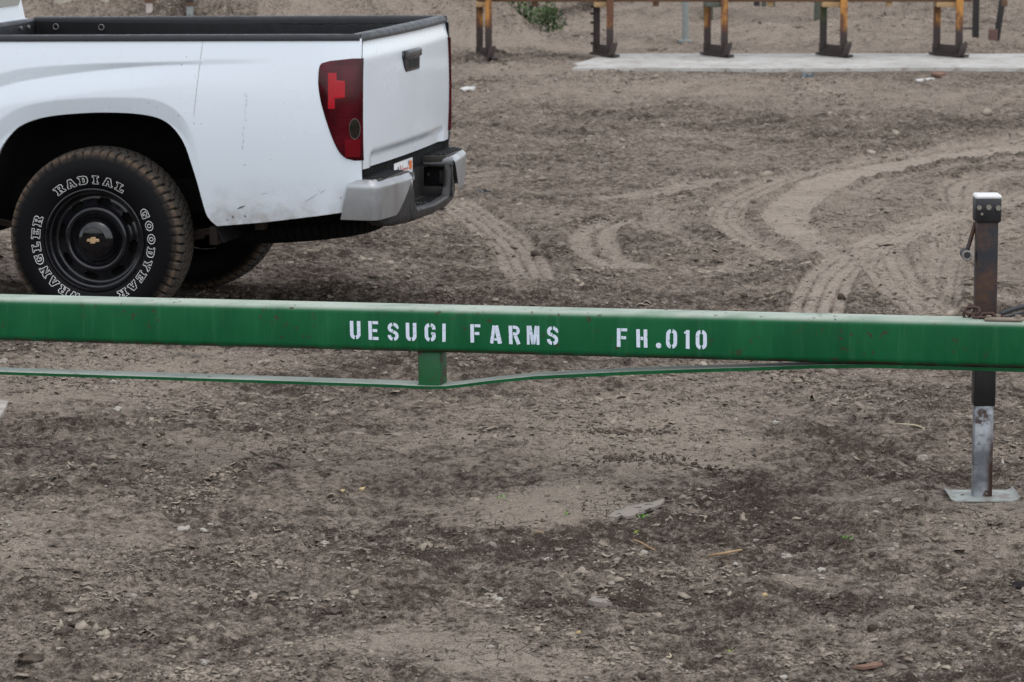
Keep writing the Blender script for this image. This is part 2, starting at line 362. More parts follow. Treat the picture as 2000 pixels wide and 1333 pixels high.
M_WOODB = plain('yellow_wood_block', (0.36, 0.235, 0.115), 0.8, var=0.35)
M_GPIPE = plain('grey_pipe', (0.215, 0.235, 0.225), 0.6, var=0.2)
M_DPOST = plain('dark_post', (0.026, 0.021, 0.022), 0.7, var=0.4)
M_RPOST = plain('red_rust_post', (0.105, 0.055, 0.045), 0.8, var=0.35)
M_GRNST = plain('grey_green_steel', (0.075, 0.085, 0.065), 0.7, var=0.3)
M_WHITELEG = plain('white_worn_leg', (0.42, 0.36, 0.33), 0.7, var=0.4)

# ---------------------------------------------------------------- terrain
_perm = rng.permutation(512); _perm = np.concatenate([_perm, _perm, _perm]); _ang = rng.random(512) * 2 * PI
def perlin(x, y, seed=0):
    xi = np.floor(x).astype(np.int64); yi = np.floor(y).astype(np.int64); xf = x - xi; yf = y - yi
    u = xf * xf * xf * (xf * (xf * 6 - 15) + 10); v = yf * yf * yf * (yf * (yf * 6 - 15) + 10)
    def gr(a, b, dx, dy):
        h = _ang[_perm[(_perm[(a + seed * 37) & 511] + b) & 511]]; return np.cos(h) * dx + np.sin(h) * dy
    n00 = gr(xi, yi, xf, yf); n10 = gr(xi + 1, yi, xf - 1, yf); n01 = gr(xi, yi + 1, xf, yf - 1); n11 = gr(xi + 1, yi + 1, xf - 1, yf - 1)
    a = n00 + u * (n10 - n00); b = n01 + u * (n11 - n01); return (a + v * (b - a)) * 1.5
def fbm(x, y, f, o, seed, gain=0.5):
    s = 0; a = 1.0
    for i in range(o): s = s + a * perlin(x * f, y * f, seed + i); f *= 2.03; a *= gain
    return s
def poly_g(pts, n=14):
    P = np.array([G(*p)[:2] for p in pts]); m = len(P)
    out = []
    for i in range(m - 1):                                       # Catmull-Rom through the surveyed points
        p0 = P[max(i - 1, 0)]; p1 = P[i]; p2 = P[i + 1]; p3 = P[min(i + 2, m - 1)]
        for t in np.linspace(0, 1, n, endpoint=False):
            out.append(0.5 * (2 * p1 + (p2 - p0) * t + (2 * p0 - 5 * p1 + 4 * p2 - p3) * t ** 2 + (3 * p1 - p0 - 3 * p2 + p3) * t ** 3))
    out.append(P[-1]); return np.array(out)
TRACKS = [  # (surveyed centre line, half width m from start to end, strength, ribs)
    (poly_g([(2080, 281), (1900, 300), (1760, 320), (1640, 350), (1565, 385), (1537, 420), (1560, 458), (1620, 492), (1660, 508)]), (0.20, 0.10), 1.0, 0),
    (poly_g([(2060, 268), (1850, 290), (1650, 322), (1500, 362), (1425, 405), (1425, 442), (1480, 480), (1540, 512)]), (0.15, 0.085), 0.8, 3),
    (poly_g([(2060, 375), (1920, 405), (1800, 440), (1700, 485), (1630, 535), (1600, 580), (1590, 640)]), (0.17, 0.115), 0.95, 4),
    (poly_g([(1235, 414), (1172, 445), (1160, 475), (1185, 505), (1300, 535)]), (0.12, 0.14), 0.75, 2),
    (poly_g([(1130, 396), (1300, 372), (1420, 352), (1520, 338)]), (0.12, 0.15), 0.7, 2),
    (poly_g([(870, 385), (940, 425), (1000, 480), (1045, 555)]), (0.12, 0.12), 0.75, 4),
    (poly_g([(1700, 535), (1790, 552), (1920, 575), (2060, 600)]), (0.13, 0.13), 0.7, 3),
    (poly_g([(2040, 330), (1930, 345), (1880, 372), (1900, 420)]), (0.18, 0.11), 0.75, 3),
    (poly_g([(1735, 470), (1722, 500), (1760, 560), (1850, 625)]), (0.12, 0.12), 0.8, 4),
    (poly_g([(1280, 540), (1420, 520), (1560, 500)]), (0.12, 0.12), 0.55, 2),
    (poly_g([(1860, 430), (1850, 470), (1880, 520)]), (0.11, 0.11), 0.6, 4),
    (poly_g([(2060, 300), (1880, 325), (1740, 352), (1670, 385)]), (0.10, 0.07), 0.6, 2),
    (poly_g([(2060, 420), (1960, 440), (1880, 475), (1840, 520), (1830, 600)]), (0.12, 0.10), 0.6, 3),
    (poly_g([(1330, 395), (1290, 420), (1300, 450), (1400, 490)]), (0.09, 0.09), 0.5, 3),
    (poly_g([(1465, 1150), (1550, 1140), (1600, 1128), (1650, 1112)]), (0.05, 0.06), 0.6, 0),
    (poly_g([(1540, 1180), (1680, 1214), (1830, 1190), (2010, 1168)]), (0.05, 0.05), 0.4, 0),
    (poly_g([(960, 1150), (1080, 1172), (1250, 1196), (1350, 1180)]), (0.05, 0.05), 0.35, 0),
    (poly_g([(-20, 950), (150, 930), (330, 905)]), (0.06, 0.06), 0.4, 0),
]
def blob(cx, cy, sx, sy):        # an oval patch given by its picture centre and half sizes
    c0 = G(cx, cy); r = G(cx + sx, cy); b = G(cx, cy + sy); t = G(cx, cy - sy)
    return c0[0], c0[1], abs(r[0] - c0[0]), abs(t[1] - b[1]) / 2
CRUST_AND_LIFT = [(blob(480, 12, 420, 26), 0.6), (blob(930, 45, 100, 35), 0.25), (blob(1560, 55, 330, 14), 0.3), (blob(1270, 870, 220, 60), 0.85), (blob(1080, 985, 200, 34), 0.85), (blob(180, 760, 260, 60), 0.5), (blob(350, 700, 300, 25), 0.55),
         (blob(930, 1285, 230, 50), 0.55), (blob(420, 880, 420, 34), 0.30), (blob(1930, 1010, 150, 40), 0.35), (blob(130, 1050, 200, 60), 0.18),  # broad oval beneath the beam: dirt lightened to offset the beam's shade
         (blob(1060, 800, 260, 26), 0.3), (blob(1350, 770, 180, 22), 0.35), (blob(560, 1180, 300, 60), 0.12), (blob(1450, 185, 700, 22), 0.35), (blob(1050, 140, 160, 14), 0.5),
         (blob(1500, 70, 500, 40), 0.35), (blob(1700, 460, 350, 110), 0.25), (blob(1700, 1130, 160, 40), 0.1), (blob(1550, 1135, 60, 10), 0.35), (blob(900, 860, 60, 10), 0.3)]
DARK = [(blob(1180, 35, 110, 30), 0.4), (blob(600, 590, 300, 40), 0.30), (blob(1250, 900, 130, 12), 0.5), (blob(1400, 925, 60, 10), 0.5),  # wide oval under the truck bed: its shade painted into the dirt
        (blob(1620, 900, 250, 80), 0.30), (blob(1150, 1170, 180, 26), 0.45), (blob(1650, 1180, 260, 22), 0.35), (blob(1500, 1050, 400, 60), 0.2),
        (blob(1100, 1050, 160, 40), 0.2), (blob(1230, 853, 60, 9), 0.6), (blob(1000, 620, 200, 20), 0.2), (blob(1390, 460, 120, 18), 0.3), (blob(1180, 425, 60, 6), 0.5),
        (blob(620, 380, 10, 3), 0.1), (blob(1640, 425, 70, 25), 0.3), (blob(1150, 300, 250, 40), 0.22), (blob(1500, 240, 500, 25), 0.18), (blob(1450, 430, 60, 18), 0.3),
        (blob(1450, 990, 160, 40), 0.18), (blob(880, 1050, 260, 50), 0.18), (blob(950, 960, 140, 20), 0.2)]
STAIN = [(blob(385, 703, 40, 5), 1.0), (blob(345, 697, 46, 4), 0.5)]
_TY, _TX, _yaw = 14.23165, -1.67315, math.radians(12.3)
TREAR = np.array([math.cos(_yaw), -math.sin(_yaw)]); TLAT = np.array([math.sin(_yaw), math.cos(_yaw)])
CONTACTS = [(np.array([_TX, _TY]) + TREAR * a + TLAT * b, 0.30) for a in (0, -3.2) for b in (0.11, 1.42)] + [(G(1917, 972)[:2], 0.10)]
def track_fields(x, y):
    tr = np.zeros_like(x); hh = np.zeros_like(x)
    for P, hwp, st, ribs in TRACKS:
        LT = float(np.sum(np.hypot(*np.diff(P, axis=0).T)))
        lo = P.min(0) - 0.5; hi = P.max(0) + 0.5
        m = (x > lo[0]) & (x < hi[0]) & (y > lo[1]) & (y < hi[1])
        if not m.any(): continue
        xs = x[m]; ys = y[m]; best = np.full(xs.shape, 9.0); sgn = np.zeros(xs.shape); al = np.zeros(xs.shape); acc = 0.0
        for i in range(len(P) - 1):
            a = P[i]; d = P[i + 1] - a; L = math.hypot(*d) + 1e-9
            t = np.clip(((xs - a[0]) * d[0] + (ys - a[1]) * d[1]) / (L * L), 0, 1)
            dx = xs - a[0] - t * d[0]; dy = ys - a[1] - t * d[1]; dist = np.hypot(dx, dy)
            k2 = dist < best
            best = np.where(k2, dist, best); sgn = np.where(k2, np.sign(d[0] * dy - d[1] * dx), sgn); al = np.where(k2, acc + t * L, al); acc += L
        hw = hwp[0] + (hwp[1] - hwp[0]) * np.clip(al / LT, 0, 1)
        wob = fbm(xs, ys, 3.0, 2, 61) * 0.018
        mk = 1 - sstep(-0.012, 0.008, best + wob - hw); end = sstep(0, 0.35, al) * sstep(0, 0.35, acc - al)
        mk = mk * end * st; s = best * sgn / hw
        rib = 0
        if ribs:
            rib = np.maximum(np.cos(s * PI * ribs + 0.35 * np.sin(al * 60)), 0) ** 3
            lug = np.maximum(np.sin(al * 2 * PI / 0.075 + 3 * s * sgn), 0) ** 2
            rib = np.clip(0.95 * rib + 0.4 * lug * (np.abs(s) > 0.6), 0, 1)
        brm = np.exp(-((best - hw - 0.025) / 0.025) ** 2) * end * st
        hh[m] += -0.010 * mk - 0.012 * rib * mk + 0.010 * brm
        tr[m] = np.maximum(tr[m], mk * (1 - 0.85 * rib))
        tr[m] -= 0.45 * brm * (tr[m] < 0.3)
    return tr, hh
def crust_field(x, y):
    c = 0.44 + 0.16 * fbm(x, y, 0.55, 3, 3) + 0.15 * fbm(x, y, 2.6, 3, 11)
    wx = x + 0.12 * fbm(x, y, 3.5, 3, 71); wy = y + 0.22 * fbm(x, y, 2.5, 3, 75)
    for (cx, cy, sx, sy), a in CRUST_AND_LIFT: c = c + a * np.exp(-(((wx - cx) / sx) ** 2 + ((wy - cy) / sy) ** 2) ** 1.5)
    for (cx, cy, sx, sy), a in DARK: c = c - 0.55 * a * np.exp(-(((wx - cx) / sx) ** 2 + ((wy - cy) / sy) ** 2) ** 1.5)
    c = c + 0.12 * sstep(15, 18, y) + (0.06 + 0.42 * fbm(x * 0.5, y, 0.8, 4, 201)) * sstep(30, 34, y) + 0.15 * sstep(0.6, -0.8, x) * sstep(32.5, 34, y)
    return np.clip(c, 0, 1)
def mounds(x, y):
    z = np.zeros_like(x)
    wob = 0.25 * fbm(x, y, 0.5, 4, 21)
    # spoil bank behind the pickup, ending in a slope beside the steel sleds
    q = 0.55 - x + wob * 0.5; hx = 1.25 * (1 - np.exp(-np.clip(q, 0, None) * 0.42)) * sstep(-0.05, 0.35, q)
    fy = sstep(32.6, 34.8, y + wob * 1.2) * (1 - 0.85 * sstep(35.0, 37.2, y) * sstep(-2.6, -0.6, x)) * sstep(80, 50, y)
    z += hx * fy + 0.13 * fy * (hx > 0.02) * fbm(x, y, 1.6, 4, 31)
    ridge2 = sstep(0.2, 1.6, x) * sstep(36.5, 43, y + wob * 2) * sstep(80, 55, y)
    z += ridge2 * 0.5
    return z
def height(x, y, tr=None, detail=True):
    x = np.asarray(x, float); y = np.asarray(y, float)
    c = crust_field(x, y); t, th = track_fields(x, y)
    loose = 1 - sstep(0.3, 0.75, c)
    z = 0.020 * fbm(x, y, 0.45, 2, 41) + 0.012 * fbm(x, y, 1.7, 2, 45)
    z += (0.005 + 0.013 * loose) * fbm(x, y, 5.5, 3, 51)
    r = 1 - np.abs(fbm(x, y, 4.2, 3, 57)); z += 0.012 * loose * np.clip(r - 0.72, 0, 1) * 3
    z += (0.0030 + 0.0075 * loose) * fbm(x, y, 22, 3, 81, 0.65)
    step = fbm(x, y, 7.0, 3, 91); z += 0.007 * sstep(0.08, 0.16, step) * sstep(0.35, 0.6, c) * (1 - np.clip(t, 0, 1))   # broken crust edges
    z = z * (1 - 0.6 * np.clip(t, 0, 1)) + th
    far = sstep(16, 34, y); z = z * (1 + 1.4 * far) + far * 0.03 * fbm(x, y, 1.2, 4, 99)
    z += mounds(x, y) * 1.0 + sstep(34, 40, y) * 0.05 * fbm(x, y, 1.3, 4, 101)
    for p, rad in CONTACTS:
        d = np.hypot(x - p[0], y - p[1]); z = z * sstep(rad * 0.75, rad * 2.0, d)
    slab = sstep(29.2, 29.9, y) * sstep(33.6, 32.6, y) * sstep(0.2, 0.9, x)
    z = z * (1 - 0.9 * slab) - 0.01 * slab
    return z, c, np.clip(t, 0, 1)
GRID = {}
def HZ(x, y):
    Y, hw, Z = GRID['Y'], GRID['hw'], GRID['Z']
    j = int(np.clip(np.searchsorted(Y, y) - 1, 0, len(Y) - 2)); f = (y - Y[j]) / (Y[j + 1] - Y[j]); z = 0
    for jj, ww in ((j, 1 - f), (j + 1, f)):
        c = (x / hw[jj] + 1.16) / 2.32 * 659; c = min(max(c, 0), 657.99); i = int(c); q = c - i
        z += ww * ((1 - q) * Z[jj, i + 20] + q * Z[jj, i + 21])
    return float(z)

def build_ground():
    ypx = np.arange(1440, -30, -1.45)
    Yd = 13860.0 / (ypx + 330.0)
    near = -np.geomspace(0.02, 400, 70)[::-1] + Yd[0]; farr = Yd[-1] + np.geomspace(0.3, 900, 22)
    Y = np.concatenate([near, Yd, farr])
    hw = 0.143 * np.clip(Y, 7.0, 60) + 0.10
    t = np.linspace(-1.16, 1.16, 660); gx = np.geomspace(0.05, 700, 20)
    nc = len(t) + 2 * len(gx)
    X = np.empty((len(Y), nc))
    X[:, 20:-20] = hw[:, None] * t[None]
    X[:, -20:] = hw[:, None] * 1.16 + gx[None]; X[:, :20] = -(hw[:, None] * 1.16 + gx[None, ::-1])
    YY = np.repeat(Y[:, None], nc, 1)
    jit = np.zeros_like(X)
    x = X.ravel(); y = YY.ravel()
    z, c, tr = height(x, y)
    GRID.update(Y=Y, hw=hw, Z=z.reshape(len(Y), nc))
    st = np.zeros_like(x)
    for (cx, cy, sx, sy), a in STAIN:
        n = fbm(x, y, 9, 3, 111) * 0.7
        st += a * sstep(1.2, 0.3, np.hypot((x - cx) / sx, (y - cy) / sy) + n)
    nr = len(Y)
    idx = (np.arange(nr - 1)[:, None] * nc + np.arange(nc - 1)[None]).ravel()
    quads = np.stack([idx, idx + 1, idx + nc + 1, idx + nc], 1).astype(np.int32)
    me = bpy.data.meshes.new('dirt_ground')
    me.vertices.add(len(x)); me.vertices.foreach_set('co', np.stack([x, y, z], 1).astype(np.float32).ravel())
    me.loops.add(quads.size); me.loops.foreach_set('vertex_index', quads.ravel())
    me.polygons.add(len(quads)); me.polygons.foreach_set('loop_start', np.arange(0, quads.size, 4, dtype=np.int32))
    me.update(calc_edges=True); me.shade_smooth()
    for nm, a in (('crust', c), ('track', tr), ('stain', np.clip(st, 0, 1))):
        me.attributes.new(nm, 'FLOAT', 'POINT').data.foreach_set('value', a.astype(np.float32))
    o = obj('dirt_ground', me, M_DIRT); tag(o, kind='structure')
build_ground()

# concrete slab behind the yard
def build_slab():
    bm = bmesh.new()
    out = [(0.50, 29.92), (0.56, 30.3), (0.52, 30.55), (0.63, 30.9), (0.72, 31.35), (0.86, 31.8)]
    near = [(x, 29.95 + 0.06 * math.sin(x * 2.1) + random.uniform(-0.04, 0.04)) for x in np.linspace(9, 0.7, 26)]
    far = [(x, 31.95 + random.uniform(-0.03, 0.03)) for x in np.linspace(1.0, 9, 20)]
    pts = near + out + far
    v0 = [bm.verts.new((x, y, 0.018)) for x, y in pts]; v1 = [bm.verts.new((x, y, -0.1)) for x, y in pts]
    f = bm.faces.new(v0)
    n = len(pts)
    for i in range(n): bm.faces.new((v0[i], v0[(i + 1) % n], v1[(i + 1) % n], v1[i]))
    o = obj('concrete_slab', from_bm('concrete_slab', bm), M_CONC); tag(o, kind='structure')
build_slab()

# ---------------------------------------------------------------- loose soil: flakes, clods, gravel
def scatter(n, y0, y1, margin=1.08):
    """points spread evenly over the part of the yard in view"""
    yp0 = 13860 / y1 - 330; yp1 = 13860 / y0 - 330
    u = rng.random(n * 2); y = 13860.0 / (yp0 + u * (yp1 - yp0) + 330)
    x = (rng.random(n * 2) * 2 - 1) * (0.143 * y * margin + 0.1)
    return x, y
def rotm(n, tilt):
    a = rng.random(n) * 2 * PI; ti = rng.normal(0, tilt, n); ax = rng.random(n) * 2 * PI
    ca, sa = np.cos(a), np.sin(a); Z = np.zeros((n, 3, 3)); Z[:, 0, 0] = ca; Z[:, 0, 1] = -sa; Z[:, 1, 0] = sa; Z[:, 1, 1] = ca; Z[:, 2, 2] = 1
    k = np.stack([np.cos(ax), np.sin(ax), np.zeros(n)], 1); K = np.zeros((n, 3, 3))
    K[:, 0, 2] = k[:, 1]; K[:, 1, 2] = -k[:, 0]; K[:, 2, 0] = -k[:, 1]; K[:, 2, 1] = k[:, 0]
    I = np.eye(3)[None]; R = I + np.sin(ti)[:, None, None] * K + (1 - np.cos(ti))[:, None, None] * (K @ K)
    return R @ Z
def mass(name, V, polys, mat, label, cat):
    """V: n x k x 3 vertices; polys: list of index tuples shared by all copies"""
    n, kk, _ = V.shape; li = []; ls = []; base = np.arange(n)[:, None] * kk; lt = []
    loops = np.concatenate([np.array(p) for p in polys]); L = len(loops)
    sizes = np.array([len(p) for p in polys]); st = np.concatenate([[0], np.cumsum(sizes)[:-1]])
    allv = (base + loops[None]).ravel().astype(np.int32); alls = (np.arange(n)[:, None] * L + st[None]).ravel().astype(np.int32)
    me = bpy.data.meshes.new(name); me.vertices.add(n * kk); me.vertices.foreach_set('co', V.astype(np.float32).ravel())
    me.loops.add(len(allv)); me.loops.foreach_set('vertex_index', allv); me.polygons.add(len(alls)); me.polygons.foreach_set('loop_start', alls)
    me.update(calc_edges=True)
    o = obj(name, me, mat); tag(o, label, cat, kind='stuff'); return o
def build_flakes():
    x, y = scatter(52000, 8.0, 19.5)
    z, c, t = height(x, y)
    dens = sstep(0.05, 0.45, fbm(x, y, 1.5, 3, 131) + 0.10) * (1 - t) * (0.25 + 0.75 * sstep(0.25, 0.55, c))
    keep = rng.random(len(x)) < dens * 0.85 + 0.04
    x, y, z = x[keep], y[keep], z[keep]; n = len(x)
    size = np.exp(rng.normal(-5.30, 0.48, n)) * (1 + 0.7 * sstep(10, 17, y)); k = 6
    an = (np.arange(k)[None] / k + rng.uniform(-0.06, 0.06, (n, k))) * 2 * PI; r = rng.uniform(0.55, 1.25, (n, k))
    el = rng.uniform(0.55, 1.0, n)
    th = rng.uniform(0.10, 0.28, n)
    top = np.stack([np.cos(an) * r, np.sin(an) * r * el[:, None], th[:, None] * (0.6 + rng.uniform(-0.5, 1.3, (n, k)))], 2)
    bot = top.copy(); bot[:, :, 2] -= th[:, None] * 1.1
    V = np.concatenate([top, bot], 1) * size[:, None, None]
    V = np.einsum('nij,nkj->nki', rotm(n, 0.38), V)
    V += np.stack([x, y, z + size * 0.10], 1)[:, None, :]
    polys = [tuple(range(k))] + [(i, i + k, (i + 1) % k + k, (i + 1) % k) for i in range(k)]
    mass('mud_flakes', V, polys, M_FLAKE, 'curled flakes of dry mud strewn over the dirt yard', 'mud')
def ico(sub):
    bm = bmesh.new(); bmesh.ops.create_icosphere(bm, subdivisions=sub, radius=1.0)
    bm.verts.index_update(); V = np.array([v.co[:] for v in bm.verts]); Fc = [tuple(v.index for v in f.verts) for f in bm.faces]; bm.free(); return V, Fc
def build_clods():
    B, Fc = ico(1)
    x, y = scatter(24000, 8.0, 19.0)
    z, c, t = height(x, y)
    dens = sstep(0.0, 0.5, fbm(x, y, 2.2, 3, 151) + 0.05) * (1 - 0.9 * t) * (0.15 + 0.85 * sstep(0.55, 0.2, c))
    keep = rng.random(len(x)) < dens * 0.9 + 0.03
    x, y, z = x[keep], y[keep], z[keep]; n = len(x)
    size = np.exp(rng.normal(-5.6, 0.42, n)) * (1 + 0.6 * sstep(10, 17, y))
    V = B[None] * rng.uniform(0.62, 1.25, (n, len(B), 1)) * np.stack([rng.uniform(.8, 1.5, n), rng.uniform(.7, 1.2, n), rng.uniform(.5, .9, n)], 1)[:, None]
    V = np.einsum('nij,nkj->nki', rotm(n, 0.4), V * size[:, None, None]) + np.stack([x, y, z + size * 0.25], 1)[:, None, :]
    mass('dirt_crumbs', V, Fc, M_CLOD, 'dark crumbs of loose soil over the yard', 'soil')
def build_gravel():
    B, Fc = ico(1)
    x, y = scatter(3600, 8.0, 33.0); n = len(x) // 2; x = x[:n]; y = y[:n]
    z, c, t = height(x, y)
    size = np.exp(rng.normal(-5.75, 0.42, n)) * (1 + 1.5 * sstep(12, 30, y))
    V = B[None] * rng.uniform(0.8, 1.12, (n, len(B), 1)) * np.stack([rng.uniform(.9, 1.6, n), rng.uniform(.8, 1.2, n), rng.uniform(.5, .8, n)], 1)[:, None]
    V = np.einsum('nij,nkj->nki', rotm(n, 0.3), V * size[:, None, None]) + np.stack([x, y, z + size * 0.25], 1)[:, None, :]
    mass('gravel', V, Fc, M_GRAVEL, 'small pale gravel grains scattered across the dirt yard', 'gravel').data.shade_smooth()
def build_far_bits():
    B, Fc = ico(1)
    x, y = scatter(11000, 17.0, 44.0, 1.1)
    z, c, t = height(x, y)
    keep = rng.random(len(x)) < sstep(-0.15, 0.45, fbm(x, y, 0.8, 3, 171)) * (1 - t) * np.where((y > 29.6) & (y < 32.1) & (x > 0.4), 0.03, 1.0); x, y, z = x[keep], y[keep], z[keep]; n = len(x)
    size = np.exp(rng.normal(-4.55, 0.45, n)) * (0.6 + 0.6 * sstep(17, 30, y))
    V = B[None] * rng.uniform(0.6, 1.2, (n, len(B), 1)) * np.stack([rng.uniform(.9, 1.8, n), rng.uniform(.7, 1.2, n), rng.uniform(.35, .75, n)], 1)[:, None]
    V = np.einsum('nij,nkj->nki', rotm(n, 0.25), V * size[:, None, None]) + np.stack([x, y, z + size * 0.15], 1)[:, None, :]
    mass('dirt_lumps', V, Fc, M_FLAKE, 'lumps of dry dirt on the far side of the yard', 'soil')
RIDGES = [([(380, 955), (470, 925), (560, 890), (640, 862)], 230, 14, 0), ([(30, 965), (150, 925), (250, 895), (340, 872)], 150, 16, 0), ([(1300, 790), (1380, 782), (1460, 775)], 80, 12, 0),
          ([(1080, 792), (1150, 780), (1230, 776)], 60, 10, 0), ([(100, 1240), (260, 1250), (420, 1265)], 170, 30, 0), ([(440, 1160), (560, 1172), (700, 1168)], 90, 12, 0), ([(60, 1150), (240, 1165), (330, 1150)], 100, 22, 0),
          ([(560, 1040), (700, 1020), (800, 1060)], 90, 26, 0), ([(1150, 960), (1260, 970), (1380, 985)], 70, 20, 0), ([(1700, 1000), (1850, 1030), (1960, 1020)], 60, 20, 0), ([(20, 760), (200, 745), (400, 735)], 60, 16, 0),
          ([(1500, 760), (1650, 790), (1800, 780)], 80, 20, 0), ([(700, 560), (850, 590), (1100, 560)], 50, 14, 0),
          ([(1030, 1185), (1120, 1180), (1260, 1195)], 420, 9, 1), ([(1170, 856), (1230, 852), (1300, 850)], 260, 5, 1), ([(1190, 905), (1260, 905), (1330, 915), (1430, 926)], 380, 8, 1), ([(600, 1195), (720, 1185), (800, 1175)], 160, 9, 1),
          ([(1560, 1180), (1660, 1195), (1780, 1180)], 260, 10, 1), ([(420, 1170), (520, 1178)], 140, 9, 1), ([(220, 965), (330, 985), (420, 970)], 200, 16, 1), ([(1430, 1110), (1530, 1098), (1580, 1090)], 130, 6, 1), ([(740, 590), (860, 580), (930, 592)], 160, 6, 1), ([(1140, 432), (1200, 424)], 120, 3, 1)]
def build_ridges():
    for kind, nm, mt, lb in ((0, 'crust_flakes', M_FLAKE, 'heaps of broken dry crust flakes along low ridges in the yard'), (1, 'loose_clumps', M_CLOD, 'dark loose clumps of turned soil in small heaps')):
        xs = []; ys = []
        for pts, n, sp, kd in RIDGES:
            if kd != kind: continue
            P = np.array(pts, float); t = rng.random(n) * (len(P) - 1); i = t.astype(int); f = (t - i)[:, None]
            q = P[i] * (1 - f) + P[np.minimum(i + 1, len(P) - 1)] * f
            for a, b in zip(q[:, 0] + rng.normal(0, 26, n), q[:, 1] + rng.normal(0, sp * 0.6, n)): g_ = G(a, b); xs.append(g_[0]); ys.append(g_[1])
        x = np.array(xs); y = np.array(ys); z = height(x, y)[0]; n = len(x)
        if kind == 0:
            size = np.exp(rng.normal(-4.8, 0.42, n)); k = 6
            an = (np.arange(k)[None] / k + rng.uniform(-0.06, 0.06, (n, k))) * 2 * PI; r = rng.uniform(0.5, 1.3, (n, k)); th = rng.uniform(0.10, 0.25, n)
            top = np.stack([np.cos(an) * r, np.sin(an) * r * rng.uniform(.5, 1, n)[:, None], th[:, None] * (0.6 + rng.uniform(-0.9, 1.9, (n, k)))], 2); bot = top.copy(); bot[:, :, 2] -= th[:, None]
            V = np.einsum('nij,nkj->nki', rotm(n, 0.5), np.concatenate([top, bot], 1) * size[:, None, None]) + np.stack([x, y, z + size * 0.3], 1)[:, None]
            polys = [tuple(range(k))] + [(i, i + k, (i + 1) % k + k, (i + 1) % k) for i in range(k)]
        else:
            B, polys = ico(2); size = np.exp(rng.normal(-5.75, 0.42, n))
            nz = 1 + 0.5 * perlin((B[None, :, 0] * 1.6 + rng.random((n, 1)) * 90), (B[None, :, 1] * 1.6 + B[None, :, 2] * 1.1 + rng.random((n, 1)) * 90), 4)
            V = B[None] * (nz * rng.uniform(0.7, 1.25, nz.shape))[:, :, None] * np.stack([rng.uniform(.9, 1.5, n), rng.uniform(.8, 1.2, n), rng.uniform(.5, .9, n)], 1)[:, None]
            V = np.einsum('nij,nkj->nki', rotm(n, 0.4), V * size[:, None, None]) + np.stack([x, y, z + size * 0.3], 1)[:, None]
        mass(nm, V, polys, mt, lb, 'soil')
build_flakes(); build_ridges(); build_clods(); build_gravel(); build_far_bits()

# ---------------------------------------------------------------- the pickup
TRUCK = empty('pickup_truck', (_TX, _TY, 0), -_yaw)
tag(TRUCK, 'white pickup truck with black bed rails parked behind the green beam', 'pickup truck')
VC = 0.765                                     # half the body width: the far side mirrors the near side
ARCH = [(-0.505, 0.427), (-0.478, 0.455), (-0.455, 0.53), (-0.43, 0.61), (-0.40, 0.685), (-0.374, 0.731), (-0.347, 0.766), (-0.303, 0.808), (-0.238, 0.838), (-0.156, 0.857), (-0.028, 0.870), (0.072, 0.874),
        (0.189, 0.871), (0.27, 0.859), (0.322, 0.836), (0.364, 0.795), (0.395, 0.745), (0.419, 0.675), (0.441, 0.598), (0.467, 0.481), (0.482, 0.452), (0.509, 0.427)]
FLARE = [(-0.53, 0.60), (-0.45, 0.77), (-0.372, 0.837), (-0.306, 0.880), (-0.198, 0.910), (-0.027, 0.929), (0.122, 0.935), (0.249, 0.932), (0.313, 0.916), (0.365, 0.886), (0.407, 0.840), (0.44, 0.77), (0.47, 0.65)]
WUP = [(-0.9, 0.86), (-0.5, 0.985), (-0.368, 1.021), (-0.282, 1.041), (-0.153, 1.055), (0.061, 1.068), (0.462, 1.080), (0.75, 1.084)]
WLO = [(-0.9, 0.80), (-0.5, 0.925), (-0.368, 0.970), (-0.282, 0.992), (-0.153, 1.014), (0.060, 1.043), (0.273, 1.063), (0.462, 1.074), (0.75, 1.083)]
LOW = [(-0.74, 0.43), (-0.505, 0.427), (0.509, 0.427), (0.703, 0.447), (0.916, 0.477), (1.029, 0.494), (1.11, 0.52)]
TOPW = [(-0.78, 1.150), (-0.376, 1.156), (0.454, 1.168), (0.934, 1.175), (1.11, 1.176)]
def smooth_interp(x, pts):
    xs = [p[0] for p in pts]; i = int(np.clip(np.searchsorted(xs, x) - 1, 0, len(xs) - 2))
    P = lambda q: pts[int(np.clip(q, 0, len(pts) - 1))]
    x0, x1 = xs[i], xs[i + 1]; t = np.clip((x - x0) / (x1 - x0), 0, 1)
    def sl(q):
        a, b = P(q - 1), P(q + 1); return (b[1] - a[1]) / (b[0] - a[0])
    h = x1 - x0; m0 = sl(i) * h; m1 = sl(i + 1) * h
    return P(i)[1] * (2 * t ** 3 - 3 * t ** 2 + 1) + m0 * (t ** 3 - 2 * t ** 2 + t) + P(i + 1)[1] * (-2 * t ** 3 + 3 * t ** 2) + m1 * (t ** 3 - t ** 2)
def vside(u, w):
    """depth of the near body side (v) over length u and height w"""
    t = w - 0.86
    v = -0.032 + (0.24 * t * t if t > 0 else 0.30 * t * t)
    v += 0.0 if u < 0.90 else 0.042 * ((u - 0.90) / 0.21) ** 2.4
    if u < 0.75:
        a = smooth_interp(u, WUP); b = smooth_interp(u, WLO)
        f = 1.0
        if w < a:
            if w > b: v += 0.011 * (a - w) / max(a - b, 1e-4) * min(1, (a - b) / 0.02)
            else: v += 0.011 * min(1, (a - b) / 0.02) * max(0, 1 - (b - w) / 0.085) ** 1.3
    if -0.53 < u < 0.47:
        fl = smooth_interp(u, FLARE); lip = smooth_interp(u, ARCH) if -0.505 < u < 0.509 else 0.43
        wd = max(fl - lip, 1e-3)
        k = float(sstep(0.46, 0.34, u)) * float(sstep(-0.53, -0.44, u))
        if w < fl: v += k * 0.020 * min(1, (fl - w) / min(wd, 0.075))
    return v
